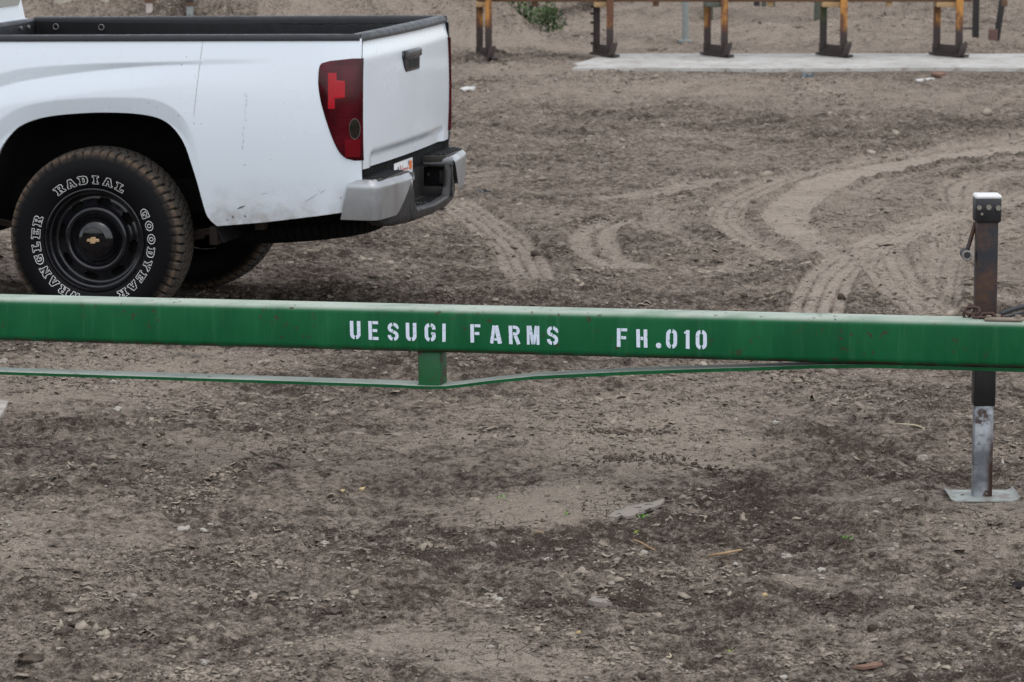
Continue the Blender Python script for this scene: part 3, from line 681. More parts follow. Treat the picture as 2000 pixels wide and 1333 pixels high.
def mir(v, far): return 2 * VC - v if far else v
def side_panel(far):
    us = np.unique(np.round(np.concatenate([np.linspace(-0.765, 1.105, 120), [a[0] for a in ARCH], np.linspace(-0.505, -0.37, 22), np.linspace(0.36, 0.512, 30)]), 4))
    nr = 72; V = []; Fc = []
    for u in us:
        wb = smooth_interp(u, ARCH) if -0.505 <= u <= 0.509 else interp(u, LOW)
        wt = interp(u, TOPW)
        V.append((u, mir(vside(u, wb) + 0.045, far), wb + 0.012))         # returned lip
        V.append((u, mir(vside(u, wb) + 0.005, far), wb - 0.002))
        for j in range(nr):
            w = wb + (wt - wb) * j / (nr - 1); V.append((u, mir(vside(u, w), far), w))
    m = nr + 2
    for i in range(len(us) - 1):
        for j in range(m - 1):
            q = (i * m + j, (i + 1) * m + j, (i + 1) * m + j + 1, i * m + j + 1); Fc.append(q[::-1] if far else q)
    me = pyd('bed_side', V, Fc, True); me.set_sharp_from_angle(angle=math.radians(38))
    return obj('bed_side', me, M_WHITE, TRUCK)
SIDE_NEAR = side_panel(False); side_panel(True)
def rear_corner(far):       # painted post between lamp and tailgate, above and below the lamp
    return grid('corner_post', lambda a, b: (1.104 - 0.05 * a, mir(vside(1.104, 0.52 + 0.655 * b) + 0.001 + 0.03 * a, far), 0.52 + 0.645 * b), 4, 16, M_LINER, TRUCK, flip=far)
rear_corner(False); rear_corner(True)
for far in (False, True):
    for w0, w1 in ((1.101, 1.166), (0.66, 0.699)):
        grid('shut_line', lambda a, b: (1.1072, mir(vside(1.105, w0 + (w1 - w0) * b) - 0.001 + 0.0105 * a, far), w0 + (w1 - w0) * b), 2, 6, M_LINER, TRUCK, flip=far)

def rail_cap(name, path, prof_w, far_flip=False):
    """soft black moulding: path of (u, v_out, v_in, w)"""
    V = []; Fc = []; n = 9
    for (p, q, w) in path:                      # p: outer point (u,v), q: inner point (u,v)
        for k in range(n):
            a = PI * k / (n - 1); t = (1 - math.cos(a)) / 2
            V.append((p[0] + (q[0] - p[0]) * t, p[1] + (q[1] - p[1]) * t, w + prof_w * (0.22 + 0.78 * math.sin(a) ** 0.5)))
        V.append((q[0], q[1], w - 0.012)); V.append((p[0], p[1], w - 0.004))
    m = n + 2
    for i in range(len(path) - 1):
        for k in range(m): Fc.append((i * m + k, i * m + (k + 1) % m, (i + 1) * m + (k + 1) % m, (i + 1) * m + k))
    Fc.append(tuple(range(m))); Fc.append(tuple((len(path) - 1) * m + k for k in range(m))[::-1])
    me = pyd(name, V, Fc, True); me.set_sharp_from_angle(angle=math.radians(55))
    bm = bmesh.new(); bm.from_mesh(me); bmesh.ops.recalc_face_normals(bm, faces=bm.faces); bm.to_mesh(me); bm.free()
    return obj(name, me, M_RAIL, TRUCK)
for far in (False, True):
    path = [((u, mir(vside(u, interp(u, TOPW)) - 0.006, far)), (u, mir(0.062, far)), interp(u, TOPW) - 0.003) for u in np.linspace(-0.765, 1.098, 40)]
    rail_cap('rail_cap', path, 0.021)
def tail_u(v, w):
    s = (v - VC) / 0.755
    u = 1.102 + 0.022 * (1 - s * s)
    u -= 0.012 * float(sstep(1.085, 1.165, w)) * 0.9
    lowk = float(sstep(0.735, 0.700, w)) * float(sstep(0.13, 0.19, v)) * float(sstep(1.40, 1.34, v))
    u -= 0.016 * lowk
    u += 0.004 * math.sin((w - 0.68) / 0.48 * PI)
    return u
rail_cap('tailgate_cap', [((tail_u(v, 1.165) + 0.006, v), (1.045, v), 1.168) for v in np.linspace(vside(1.1, 1.16), 2 * VC - vside(1.1, 1.16), 24)], 0.026)
rail_cap('bulkhead_cap', [((-0.80, v), (-0.755, v), 1.143) for v in np.linspace(0.02, 2 * VC - 0.02, 12)], 0.018)
# tailgate
def tailgate():
    V = []; Fc = []; nv, nw = 60, 50
    for j in range(nw):
        w = 0.662 + (1.168 - 0.662) * j / (nw - 1)
        for i in range(nv):
            ve = vside(1.104, w) + 0.010; v = ve + (2 * VC - 2 * ve) * i / (nv - 1); V.append((tail_u(v, w), v, w))
    for j in range(nw - 1):
        for i in range(nv - 1): Fc.append((j * nv + i, j * nv + i + 1, (j + 1) * nv + i + 1, (j + 1) * nv + i))
    b = len(V); ring = [i for i in range(nv)] + [j * nv + nv - 1 for j in range(1, nw)] + [(nw - 1) * nv + i for i in range(nv - 2, -1, -1)] + [j * nv for j in range(nw - 2, 0, -1)]
    for r in ring: V.append((1.055, V[r][1], V[r][2]))
    L = len(ring)
    for i in range(L): Fc.append((ring[i], b + i, b + (i + 1) % L, ring[(i + 1) % L]))
    Fc.append(tuple(b + i for i in range(L))[::-1])
    me = pyd('tailgate', V, Fc, True); me.set_sharp_from_angle(angle=math.radians(35)); return obj('tailgate', me, M_WHITE, TRUCK)
TG = tailgate()
ub = 1.126
prism('handle_bezel', [(0.600, 1.094), (0.872, 1.094), (0.878, 1.066), (0.872, 1.006), (0.655, 1.006), (0.632, 1.02), (0.596, 1.07)], 'x', ub - 0.012, ub + 0.006, M_HANDLE, TG, 0.004)
prism('handle_flap', [(0.615, 1.094), (0.858, 1.094), (0.862, 1.062), (0.610, 1.058)], 'x', ub + 0.002, ub + 0.020, M_HANDLE, TG, 0.006, 3)
prism('handle_recess', [(0.680, 1.054), (0.856, 1.054), (0.850, 1.018), (0.700, 1.018)], 'x', ub + 0.004, ub + 0.0072, M_LINER, TG)
# inside of the bed
box('bed_floor', (-0.755, 0.47, 0.70), (1.05, 1.06, 0.74), M_LINER, TRUCK)
box('bed_wall', (-0.75, 0.066, 0.90), (1.05, 0.078, 1.150), M_LINER, TRUCK, 0.002)
box('bed_wall', (-0.75, 1.452, 0.90), (1.05, 1.464, 1.150), M_LINER, TRUCK, 0.002)
for v0, v1 in ((0.067, 0.47), (1.06, 1.463)): box('bed_ledge', (-0.75, v0, 0.893), (1.05, v1, 0.905), M_LINER, TRUCK, 0.002)
box('bulkhead', (-0.79, 0.03, 0.50), (-0.752, 1.50, 1.138), M_LINER, TRUCK, 0.003)
for v in (1.265, 1.36, 1.485): tube('bolt', [(-0.752, v, 1.131), (-0.744, v, 1.131)], 0.008, M_DULLRING, TRUCK, 10)
def ring_mesh(c, r, t, axis):
    pts = []
    for k in range(16):
        a = 2 * PI * k / 16; pts.append((c[0] + r * math.cos(a), c[1], c[2] + r * math.sin(a)) if axis == 'y' else (c[0], c[1] + r * math.cos(a), c[2] + r * math.sin(a)))
    return tube_data(pts, t, 6, True)
for u in (-0.655, -0.445):
    V, Fc = ring_mesh((u, 1.447, 1.128), 0.012, 0.0022, 'y'); obj('grommet', pyd('grommet', V, Fc, True), M_DULLRING, TRUCK)
# panel seam and scuffs on the bed side (thin marks lying on the paint)
def mark(name, pts, wd, mat, parent):
    V = []; Fc = []
    for i, (u, w) in enumerate(pts):
        a = pts[max(i - 1, 0)]; b = pts[min(i + 1, len(pts) - 1)]; d = Vector((b[0] - a[0], b[1] - a[1])).normalized(); n = Vector((-d.y, d.x)) * wd * 0.5 * (0.5 if i in (0, len(pts) - 1) else 1)
        for s in (1, -1):
            uu, ww = u + n.x * s, w + n.y * s; V.append((uu, vside(uu, ww) - 0.0012, ww))
    for i in range(len(pts) - 1): Fc.append((2 * i, 2 * i + 1, 2 * i + 3, 2 * i + 2))
    return obj(name, pyd(name, V, Fc, True), mat, parent)
mark('seam', [(0.471 - 0.035 * t, 1.166 - 0.30 * t) for t in np.linspace(0, 1, 14)], 0.0016, M_SEAM, SIDE_NEAR)
for k in range(46):
    w = random.uniform(0.74, 0.96); u = 0.655 - 0.018 * (0.96 - w) / 0.2 + random.gauss(0, 0.004)
    mark('scuff', [(u, w), (u - 0.0006, w - random.uniform(0.002, 0.007))], random.uniform(0.0010, 0.0020), M_SCUFF, SIDE_NEAR)
for (a, b, wd) in [((0.633, 0.676), (0.646, 0.677), 0.003), ((0.88, 0.535), (0.93, 0.565), 0.0022), ((0.94, 0.570), (0.965, 0.584), 0.002), ((0.60, 0.50), (0.63, 0.512), 0.010), ((0.575, 0.47), (0.582, 0.462), 0.012), ((0.625, 0.474), (0.632, 0.466), 0.009),
                  ((0.70, 0.56), (0.73, 0.568), 0.0018), ((1.02, 0.555), (1.025, 0.55), 0.004), ((0.435, 0.84), (0.438, 0.836), 0.005), ((0.55, 0.455), (0.556, 0.45), 0.008)]:
    mark('scuff', [a, ((a[0] + b[0]) / 2, (a[1] + b[1]) / 2), b], wd * 0.7, M_SCUFF, SIDE_NEAR)

# tail lamps
LL = [(0.699, 1.085), (0.703, 1.060), (0.712, 1.045), (0.728, 1.028), (0.760, 1.010), (0.824, 0.986), (0.928, 0.955), (0.996, 0.944), (1.040, 0.944), (1.070, 0.948), (1.083, 0.958), (1.089, 0.975), (1.102, 1.09)]
def lamp_strip(name, ul, ur, w0, w1, off, mat, parent, far, nu=16, nw=28, edge=0.006):
    def fn(a, b):
        w = w0 + (w1 - w0) * b; l = ul(w) if callable(ul) else ul; r = ur(w) if callable(ur) else ur
        u = l + (r - l) * a
        e = min(1, 5 * min(a + 0.001, 1 - a + 0.001, b + 0.001, 1 - b + 0.001))
        return (u, mir(vside(u, w) - off - edge * math.sqrt(e) , far), w)
    return grid(name, fn, nu, nw, mat, parent, flip=far)
for far in (False, True):
    L = lamp_strip('tail_lamp', lambda w: smooth_interp(w, LL), lambda w: 1.114, 0.700, 1.100, 0.0005, M_LENS, TRUCK, far, 22, 44, 0.011)
    # rear-facing edge of the lens
    grid('lens_edge', lambda a, b: (1.114 - 0.012 * a, mir(vside(1.114, 0.70 + 0.40 * b) - 0.0005 + 0.03 * a, far), 0.70 + 0.40 * b), 4, 20, M_LENS, L, flip=far)
    lamp_strip('stop_reflector', lambda w: 0.985 + 0.006 * (1.04 - w), lambda w: 1.050 if 0.945 < w < 1.015 else (1.018 if w >= 1.015 else 1.012), 0.905, 1.045, 0.0130, M_REDB, L, far, 8, 40, 0.0005)
    lamp_strip('turn_reflector', lambda w: 1.048, 1.104, 0.715, 0.785, 0.0118, M_REDM, L, far, 8, 10, 0.0005)
    V = []; n = 28
    V.append((1.086, mir(vside(1.086, 0.826) - 0.0132, far), 0.826))
    for k in range(n):
        a = 2 * PI * k / n; u = 1.086 + 0.020 * math.cos(a); w = 0.826 + 0.040 * math.sin(a); V.append((u, mir(vside(u, w) - 0.0128, far), w))
    obj('reverse_lamp', pyd('reverse_lamp', V, [(0, 1 + k, 1 + (k + 1) % n) if not far else (0, 1 + (k + 1) % n, 1 + k) for k in range(n)], True), M_REVERSE, L)
    Vr, Fr = tube_data(V[1:], 0.0011, 6, True); obj('lamp_ring', pyd('lamp_ring', Vr, Fr, True), M_CHROME, L)

# rear bumper
BUMP = empty('bumper', (0, 0, 0)); BUMP.parent = TRUCK
PATH = [(1.00, 0.004), (1.05, -0.004), (1.10, -0.010), (1.145, -0.012), (1.168, -0.002), (1.182, 0.022), (1.196, 0.12), (1.208, 0.25), (1.216, 0.36), (1.220, 0.46), (1.222, 0.60), (1.223, 0.765)]
_cl = np.concatenate([[0], np.cumsum([math.hypot(PATH[i + 1][0] - PATH[i][0], PATH[i + 1][1] - PATH[i][1]) for i in range(len(PATH) - 1)])])
def bpath(s): return float(np.interp(s, _cl, [p[0] for p in PATH])), float(np.interp(s, _cl, [p[1] for p in PATH]))
def s_of_v(v): return float(np.interp(v, [p[1] for p in PATH[4:]], _cl[4:]))
for far in (False, True):
    def fn(a, b):
        w = 0.466 + (0.622 - 0.466) * min(b / 0.9, 1.0); k = (w - 0.466) / 0.156
        s0 = 0.018 + 0.042 * k; s1 = s_of_v(0.215 + 0.20 * k ** 0.8)
        u, v = bpath(s0 + (s1 - s0) * a)
        u1, v1 = bpath(min(s0 + (s1 - s0) * a + 0.002, _cl[-1])); d = Vector((u1 - u, v1 - v)).normalized(); nx, ny = d.y, -d.x   # outward normal
        inn = 0.010 * (1 - k) ** 2 + 0.022 * float(sstep(0.80, 1.0, k)) ** 2
        if b > 0.9: inn += 0.03 * (b - 0.9) / 0.1; w += 0.002
        return (u - nx * inn, mir(v - ny * inn, far), w)
    grid('corner_cap', fn, 46, 24, M_SILVER, BUMP, flip=far, sharp=60)
    # step pad on top
    pad = [(1.03, 0.03), (1.135, 0.018), (1.168, 0.045), (1.192, 0.30), (1.198, 0.42), (1.085, 0.44), (1.075, 0.16), (1.03, 0.10)]
    pd = prism('step_pad', [(u, mir(v, far)) for u, v in pad], 'z', 0.598, 0.6245, M_PAD, BUMP, 0.003)
    bm = bmesh.new()
    for r in range(5):
        for q in range(15):
            u = 1.095 + 0.019 * r; v = 0.06 + 0.024 * q + (0.012 if r % 2 else 0)
            if u > 1.155 and v < 0.10: continue
            if u > 1.175 and v < 0.3: continue
            bm_box(bm, (u - 0.006, mir(v, far) - 0.007, 0.6242), (u + 0.006, mir(v, far) + 0.007, 0.6290))
    obj('tread', from_bm('tread', bm), M_LINER, pd)['kind'] = 'stuff'
    # painted return into the plate recess
    grid('recess_lip', lambda a, b: (1.085 + 0.133 * a, mir(0.421 + 0.004 * math.sin(b * PI), far), 0.588 + 0.032 * b - 0.012 * (1 - a) * (1 - b)), 8, 6, M_SILVER, BUMP, flip=not far)
# black centre piece: one bowed shell with a drop step
def centre_shell():
    V = []; Fc = []
    vs = np.linspace(0.13, 2 * VC - 0.13, 90)
    def uo(v): vv = v if v <= VC else 2 * VC - v; return float(np.interp(vv, [0.13, 0.20, 0.30, 0.45, VC], [1.150, 1.176, 1.196, 1.214, 1.224]))
    def lowtop(v):
        vv = v if v <= VC else 2 * VC - v; return float(np.interp(vv, [0.13, 0.20, 0.41, 0.435, 0.46, 0.50, VC], [0.462, 0.470, 0.592, 0.590, 0.50, 0.466, 0.458]))
    def lowbot(v):
        vv = v if v <= VC else 2 * VC - v; return float(np.interp(vv, [0.13, 0.17, 0.25, 0.45, VC], [0.447, 0.425, 0.418, 0.414, 0.414]))
    rows = 10
    for v in vs:
        u = uo(v); a = lowbot(v); b = lowtop(v)
        V.append((u - 0.06, v, a + 0.004))
        for j in range(rows):
            t = j / (rows - 1); e = min(t, 1 - t) * 2; ins = 0.012 * (1 - min(1, e * 2.2)) ** 2
            V.append((u - ins - 0.010 * (1 - t), v, a + (b - a) * t))
        V.append((u - 0.030, v, b + 0.001)); V.append((u - 0.034, v, b - 0.02))
    m = rows + 3
    for i in range(len(vs) - 1):
        for j in range(m - 1): Fc.append((i * m + j, (i + 1) * m + j, (i + 1) * m + j + 1, i * m + j + 1))
    me = pyd('centre_shell', V, Fc, True); me.set_sharp_from_angle(angle=math.radians(60))
    return obj('centre_shell', me, M_BUMPBLK, BUMP)
centre_shell()
st = prism('drop_step', [(1.085, 0.46), (1.20, 0.46), (1.206, VC), (1.20, 1.07), (1.085, 1.07), (1.07, 0.95), (1.11, 0.9), (1.11, 0.66), (1.07, 0.6)], 'z', 0.435, 0.457, M_PAD, BUMP, 0.002)
bm = bmesh.new()
for r in range(4):
    for q in range(24):
        v = 0.50 + 0.0235 * q; u = 1.125 + 0.018 * r
        if abs(v - VC) < 0.03: continue
        bm_box(bm, (u - 0.0055, v - 0.006 + 0.01 * (r % 2), 0.4568), (u + 0.0055, v + 0.006 + 0.01 * (r % 2), 0.4615))
obj('tread', from_bm('tread', bm), M_LINER, st)['kind'] = 'stuff'
box('recess_wall', (1.055, 0.43, 0.44), (1.085, 1.115, 0.632), M_BUMPBLK, BUMP, 0.004)
box('recess_side', (1.085, 0.412, 0.455), (1.205, 0.424, 0.588), M_BUMPBLK, BUMP, 0.003)
# far recess side with the socket pocket cut in it
for lo, hi in (((1.075, 1.106, 0.578), (1.215, 1.120, 0.590)), ((1.075, 1.106, 0.452), (1.215, 1.120, 0.494)), ((1.188, 1.1065, 0.490), (1.214, 1.1195, 0.582)), ((1.070, 1.1065, 0.490), (1.088, 1.1195, 0.582))):
    box('recess_side', lo, hi, M_BUMPBLK, BUMP, 0.003)
box('pocket', (1.08, 1.165, 0.486), (1.195, 1.18, 0.586), M_LINER, BUMP, 0.003)
box('pocket_floor', (1.08, 1.12, 0.480), (1.195, 1.17, 0.4875), M_LINER, BUMP, 0.002)
box('socket', (1.150, 1.135, 0.502), (1.172, 1.163, 0.560), M_DPOST, BUMP, 0.003)
tube('bolt', [(1.100, 1.160, 0.540), (1.100, 1.150, 0.540)], 0.006, M_CHROME, BUMP, 10)
box('hitch_bar', (0.85, 0.20, 0.47), (1.07, 1.33, 0.60), M_UNDER, BUMP, 0.01)
box('gap_filler', (1.00, 0.03, 0.585), (1.088, 1.50, 0.664), M_UNDER, TRUCK, 0.004)
# number plate
PL = box('license_plate', (1.0865, 0.600, 0.478), (1.0905, 0.910, 0.634), M_PLATE, TRUCK, 0.0015)
def stroke(pts, wd):
    V = []; Fc = []; m = len(pts)
    for i, p in enumerate(pts):
        a = Vector(pts[max(i - 1, 0)]); b = Vector(pts[min(i + 1, m - 1)]); d = (b - a).normalized(); n = Vector((-d.y, d.x)) * wd / 2
        V += [(p[0] + n.x, p[1] + n.y), (p[0] - n.x, p[1] - n.y)]
    for i in range(m - 1): Fc.append((2 * i, 2 * i + 1, 2 * i + 3, 2 * i + 2))
    return V, Fc
def strokes_mesh(name, S, mp, mat, parent, wd=None):
    V = []; Fc = []
    for pts, w in S:
        v, f = stroke(pts, w); b = len(V); V += [mp(*q) for q in v]; Fc += [tuple(b + i for i in q) for q in f]
    return obj(name, pyd(name, V, Fc), mat, parent)
pm = lambda x, y: (1.0912, 0.600 + x, 0.478 + y)
scr = [(0.085 + 0.0115 * i + 0.006 * math.sin(i * 1.9), 0.118 + (0.016 if i in (1, 4) else 0.0) + 0.006 * math.sin(i * 2.2)) for i in range(14)]
strokes_mesh('script', [(scr, 0.006), ([(0.09, 0.145), (0.10, 0.115), (0.112, 0.112)], 0.006)], pm, M_PRED, PL)
strokes_mesh('sticker', [([(0.245, 0.128), (0.295, 0.128)], 0.036)], pm, M_PORANGE, PL)
strokes_mesh('sticker', [([(0.052, 0.128), (0.070, 0.128)], 0.020)], pm, M_PBLUE, PL)
strokes_mesh('sticker', [([(0.234, 0.140), (0.247, 0.140)], 0.018)], pm, M_PBLUE, PL)
for x in (0.04, 0.08, 0.13, 0.17): strokes_mesh('digit', [([(x, 0.03), (x, 0.085)], 0.010)], pm, M_PBLUE, PL)
strokes_mesh('digit', [([(0.262 + 0.018 * math.cos(a), 0.058 + 0.028 * math.sin(a)) for a in np.linspace(0, 2 * PI, 18)], 0.008)], pm, M_PBLUE, PL)

# wheels
def tyre_mesh():
    N = 480
    # across the section: (position along the axle, radius, tread coordinate or None)
    prof = [(0.028, 0.206), (0.012, 0.212), (0.006, 0.226), (0.000, 0.250), (-0.003, 0.275), (-0.002, 0.300), (0.004, 0.322), (0.011, 0.340), (0.016, 0.349)]
    ns = 34
    tread = [(0.020 + 0.195 * i / (ns - 1), 0.3665 - 0.012 * abs(2 * i / (ns - 1) - 1) ** 2.6, 2 * i / (ns - 1) - 1) for i in range(ns)]
    back = [(0.235 - x, r) for x, r in reversed(prof)]
    allp = [(x, r, None) for x, r in prof] + tread + [(x, r, None) for x, r in back]
    m = len(allp); an = np.arange(N) / N * 2 * PI
    V = np.zeros((N, m, 3)); du = np.zeros((N, m)); sh = np.zeros((N, m))
    for k, (x, r, s) in enumerate(allp):
        rr = np.full(N, r)
        if s is not None:
            ph = an * 62 / (2 * PI)
            zig = 0.055 * (2 * np.abs((ph * 1.0) % 1.0 - 0.5) * 2 - 1)
            gro = np.zeros(N)
            for g0 in (-0.42, 0.0, 0.42): gro = np.maximum(gro, (np.abs(s - g0 - zig) < 0.050) * 1.0)
            lat = ((ph + (0.5 if s > 0 else 0) + 0.35 * abs(s)) % 1.0) < 0.20
            gro = np.maximum(gro, lat * (abs(s) > 0.50) * 1.0)
            sip = ((ph * 1 + 0.9 * s) % 1.0) < 0.14
            gro = np.maximum(gro, sip * (abs(s) < 0.40) * 0.7)
            rr = rr - 0.009 * gro
            du[:, k] = 0.9 - 0.75 * gro
            sh[:, k] = (1 - 0.85 * gro) * float(sstep(0.80, 0.98, abs(s)))
        else:
            if r > 0.335:
                ph = an * 62 / (2 * PI); lat = ((ph + (0.35 if x < 0.1 else 0.85)) % 1.0) < 0.22
                rr = rr - 0.006 * lat; xx = 0.004 * lat
                sh[:, k] = (1 - 0.8 * lat) * float(sstep(0.335, 0.349, r)); du[:, k] = 0.35 * sh[:, k]
        V[:, k, 0] = rr * np.sin(an); V[:, k, 1] = x; V[:, k, 2] = rr * np.cos(an)
    idx = np.arange(N)[:, None] * m + np.arange(m - 1)[None]; nx = ((np.arange(N) + 1) % N)[:, None] * m + np.arange(m - 1)[None]
    quads = np.stack([idx, idx + 1, nx + 1, nx], 2).reshape(-1, 4)
    me = bpy.data.meshes.new('tyre'); me.from_pydata(V.reshape(-1, 3).tolist(), [], quads.tolist()); me.update(); me.shade_smooth(); me.set_sharp_from_angle(angle=math.radians(42))
    for nm, a in (('dust', du), ('shoulder', sh)): me.attributes.new(nm, 'FLOAT', 'POINT').data.foreach_set('value', a.ravel().astype(np.float32))
    me.materials.append(M_TYRE); return me
TYRE = tyre_mesh()
def flip_mesh(me):
    c = me.copy(); V = np.zeros(len(c.vertices) * 3, np.float32); c.vertices.foreach_get('co', V); V = V.reshape(-1, 3); V[:, 1] *= -1; c.vertices.foreach_set('co', V.ravel()); c.flip_normals(); return c
GLY = {
 'L': [[(0,0),(9,0),(9,4),(7,4),(7,2.2),(5,2.2),(5,8),(6.5,8),(6.5,10),(0,10),(0,8),(1.5,8),(1.5,2),(0,2)]],
 'I': [[(0,0),(6,0),(6,2),(4.7,2),(4.7,8),(6,8),(6,10),(0,10),(0,8),(1.3,8),(1.3,2),(0,2)]],
 'D': [[(0,0),(6,0),(8.4,1.2),(9.2,3.5),(9.2,6.5),(8.4,8.8),(6,10),(0,10),(0,8),(1.3,8),(1.3,2),(0,2)], [(4.3,2.4),(5.4,2.5),(6,3.5),(6,6.5),(5.4,7.5),(4.3,7.6)]],
 'A': [[(0,0),(4,0),(4,2),(3.6,2),(3.9,3),(6.1,3),(6.4,2),(6,2),(6,0),(10,0),(10,2),(9.3,2),(6.8,10),(3.2,10),(.7,2),(0,2)], [(4.4,4.8),(5.6,4.8),(5,7)]],
 'R': [[(0,0),(5,0),(5,2),(4.3,2),(4.3,4),(5,4),(6,2),(6,0),(10,0),(10,2),(9,2),(7.8,4.6),(9,6),(9,8.5),(7.5,10),(0,10),(0,8),(1.3,8),(1.3,2),(0,2)], [(4.3,5.8),(5.6,5.8),(6,6.3),(6,7.5),(5.6,8),(4.3,8)]],
 'G': [[(9,4.8),(5.5,4.8),(5.5,3.2),(6.2,3.2),(6.2,2.4),(5.2,2),(4,2.4),(3.4,4),(3.4,6.2),(4,7.6),(5.2,8),(6.4,7.2),(6.6,6.4),(9,6.4),(9,10),(7.8,10),(7.4,9.4),(5,10),(2,9),(.4,6.5),(.4,3.5),(2,1),(5,0),(7.2,.6),(7.6,0),(9,0)]],
 'O': [[(4.5+4.5*math.cos(a),5+5*math.sin(a)) for a in np.linspace(0,2*PI,18,endpoint=False)], [(4.5+1.7*math.cos(a),5+2.6*math.sin(a)) for a in np.linspace(0,2*PI,12,endpoint=False)]],
 'Y': [[(3,0),(7,0),(7,2),(6.5,2),(6.5,4),(9,8),(10,8),(10,10),(6,10),(6,8),(6.4,8),(5,6),(3.6,8),(4,8),(4,10),(0,10),(0,8),(1,8),(3.5,4),(3.5,2),(3,2)]],
 'E': [[(0,0),(9,0),(9,3.6),(7,3.6),(7,2),(4.3,2),(4.3,4),(6.4,4),(6.4,6),(4.3,6),(4.3,8),(7,8),(7,6.6),(9,6.6),(9,10),(0,10),(0,8),(1.3,8),(1.3,2),(0,2)]],
 'N': [[(0,0),(4.5,0),(4.5,2),(3.5,2),(3.5,6),(7,0),(9,0),(9,8),(10,8),(10,10),(6,10),(6,8),(6.9,8),(6.9,5),(4,10),(0,10),(0,8),(1.3,8),(1.3,2),(0,2)]],
 'W': [[(2.2,0),(4.4,0),(5.5,4.5),(6.6,0),(8.8,0),(10.3,8),(11,8),(11,10),(7.6,10),(7.6,8),(8.3,8),(7.6,4),(6.4,8.8),(4.6,8.8),(3.4,4),(2.7,8),(3.4,8),(3.4,10),(0,10),(0,8),(.7,8)]]}
def tyre_letter(ch, th, parent):
    V = []; Fc = []; hgt = 0.033; wdt = max(p[0] for p in GLY[ch][0])
    for cont in GLY[ch]:
        pts = [(x - wdt / 2, y) for x, y in cont]; m = len(pts); b = len(V)
        for i in range(m):
            p = Vector(pts[i]); a = Vector(pts[i - 1]); c2 = Vector(pts[(i + 1) % m])
            d1 = (p - a).normalized(); d2 = (c2 - p).normalized(); n = Vector((-(d1.y + d2.y), d1.x + d2.x)); n = n.normalized() if n.length > 1e-6 else Vector((-d1.y, d1.x))
            for s in (0.28, -0.28):
                q = p + n * s; r = 0.2265 + q.y / 10 * hgt; an = th + (q.x / 10 * hgt * 1.28) / 0.242
                yy = float(np.interp(r, [0.206, 0.212, 0.226, 0.250, 0.275, 0.300], [0.028, 0.012, 0.006, 0.0, -0.003, -0.002])) - 0.0012
                V.append((r * math.sin(an), yy, r * math.cos(an)))
        for i in range(m): j = (i + 1) % m; Fc.append((b + 2 * i, b + 2 * i + 1, b + 2 * j + 1, b + 2 * j))
    return obj('letter', pyd('letter', V, Fc), M_TLET, parent)
def wheel(u, v, far, fancy):
    root = empty('wheel', (u, v, 0.3605)); root.parent = TRUCK
    mk = (lambda me: flip_mesh(me)) if far else (lambda me: me)
    ty = obj('tyre', mk(TYRE), None, root)
    sgn = -1 if far else 1
    def lat(name, prof, mat, n=72, sharp=35):
        V, Fc = lathe_data([(r, x * sgn) for r, x in prof], n); me = pyd(name, V, Fc, True); me.set_sharp_from_angle(angle=math.radians(sharp))
        bm = bmesh.new(); bm.from_mesh(me); bmesh.ops.remove_doubles(bm, verts=bm.verts, dist=1e-5); bmesh.ops.recalc_face_normals(bm, faces=bm.faces); bm.to_mesh(me); bm.free()
        return obj(name, me, mat, root)
    lat('rim', [(0.204, 0.030), (0.2085, 0.016), (0.2075, 0.010), (0.203, 0.009), (0.199, 0.014), (0.197, 0.024), (0.1935, 0.030), (0.187, 0.032), (0.183, 0.040), (0.181, 0.058), (0.177, 0.064), (0.171, 0.066)], M_RIM)
    # slotted disc
    N = 128; prof = [(0.171, 0.066), (0.166, 0.066), (0.159, 0.062), (0.152, 0.057), (0.145, 0.052), (0.138, 0.047), (0.133, 0.041), (0.130, 0.034), (0.126, 0.030), (0.118, 0.029), (0.112, 0.031), (0.108, 0.036), (0.105, 0.048), (0.098, 0.056), (0.09, 0.058)]
    V, Fc = lathe_data([(r, x * sgn) for r, x in prof], N); m = len(prof); keep = []
    for i in range(N):
        ph = (i + 0.5) / N * 8 % 1.0
        for k2 in range(m - 1):
            f = Fc[i * (m - 1) + k2]
            wdt = 0.24 if 2 <= k2 <= 3 else 0.19
            if 1 <= k2 <= 4 and abs(ph - 0.25) < wdt: continue
            keep.append(f)
    me = pyd('wheel_disc', V, keep, True); me.set_sharp_from_angle(angle=math.radians(50)); obj('wheel_disc', me, M_RIM, root)
    lat('brake_drum', [(0.172, 0.075), (0.17, 0.09), (0.0, 0.09)], M_UNDER)
    cap = lat('hub_cap', [(0.096, 0.058), (0.084, 0.046), (0.080, 0.030), (0.076, 0.022), (0.066, 0.013), (0.056, 0.007), (0.0505, 0.0045), (0.0500, 0.0065), (0.0490, 0.0035), (0.030, 0.001), (0.0, 0.000)], M_CAPB, 64, 30)
    if fancy:
        bt = [(-1, -.32), (-.42, -.32), (-.42, -.72), (.30, -.72), (.42, -.32), (1, -.32), (.92, .32), (.40, .32), (.40, .72), (-.32, .72), (-.42, .32), (-.92, .32)]
        prism('emblem', [(x * 0.0265, y * 0.0175) for x, y in bt], 'y', -0.0045, 0.002, M_GOLD, cap, 0.0006, 1)
        for word, th0 in (('RADIAL', -34.5), ('GOODYEAR', 62.5), ('WRANGLER', 199.5)):
            for i, ch in enumerate(word): tyre_letter(ch, math.radians(th0 + 12.55 * i), ty)
    return root
wheel(0, 0.0, False, True); wheel(0, 2 * VC, True, False); wheel(-3.2, 0.0, False, False); wheel(-3.2, 2 * VC, True, False)
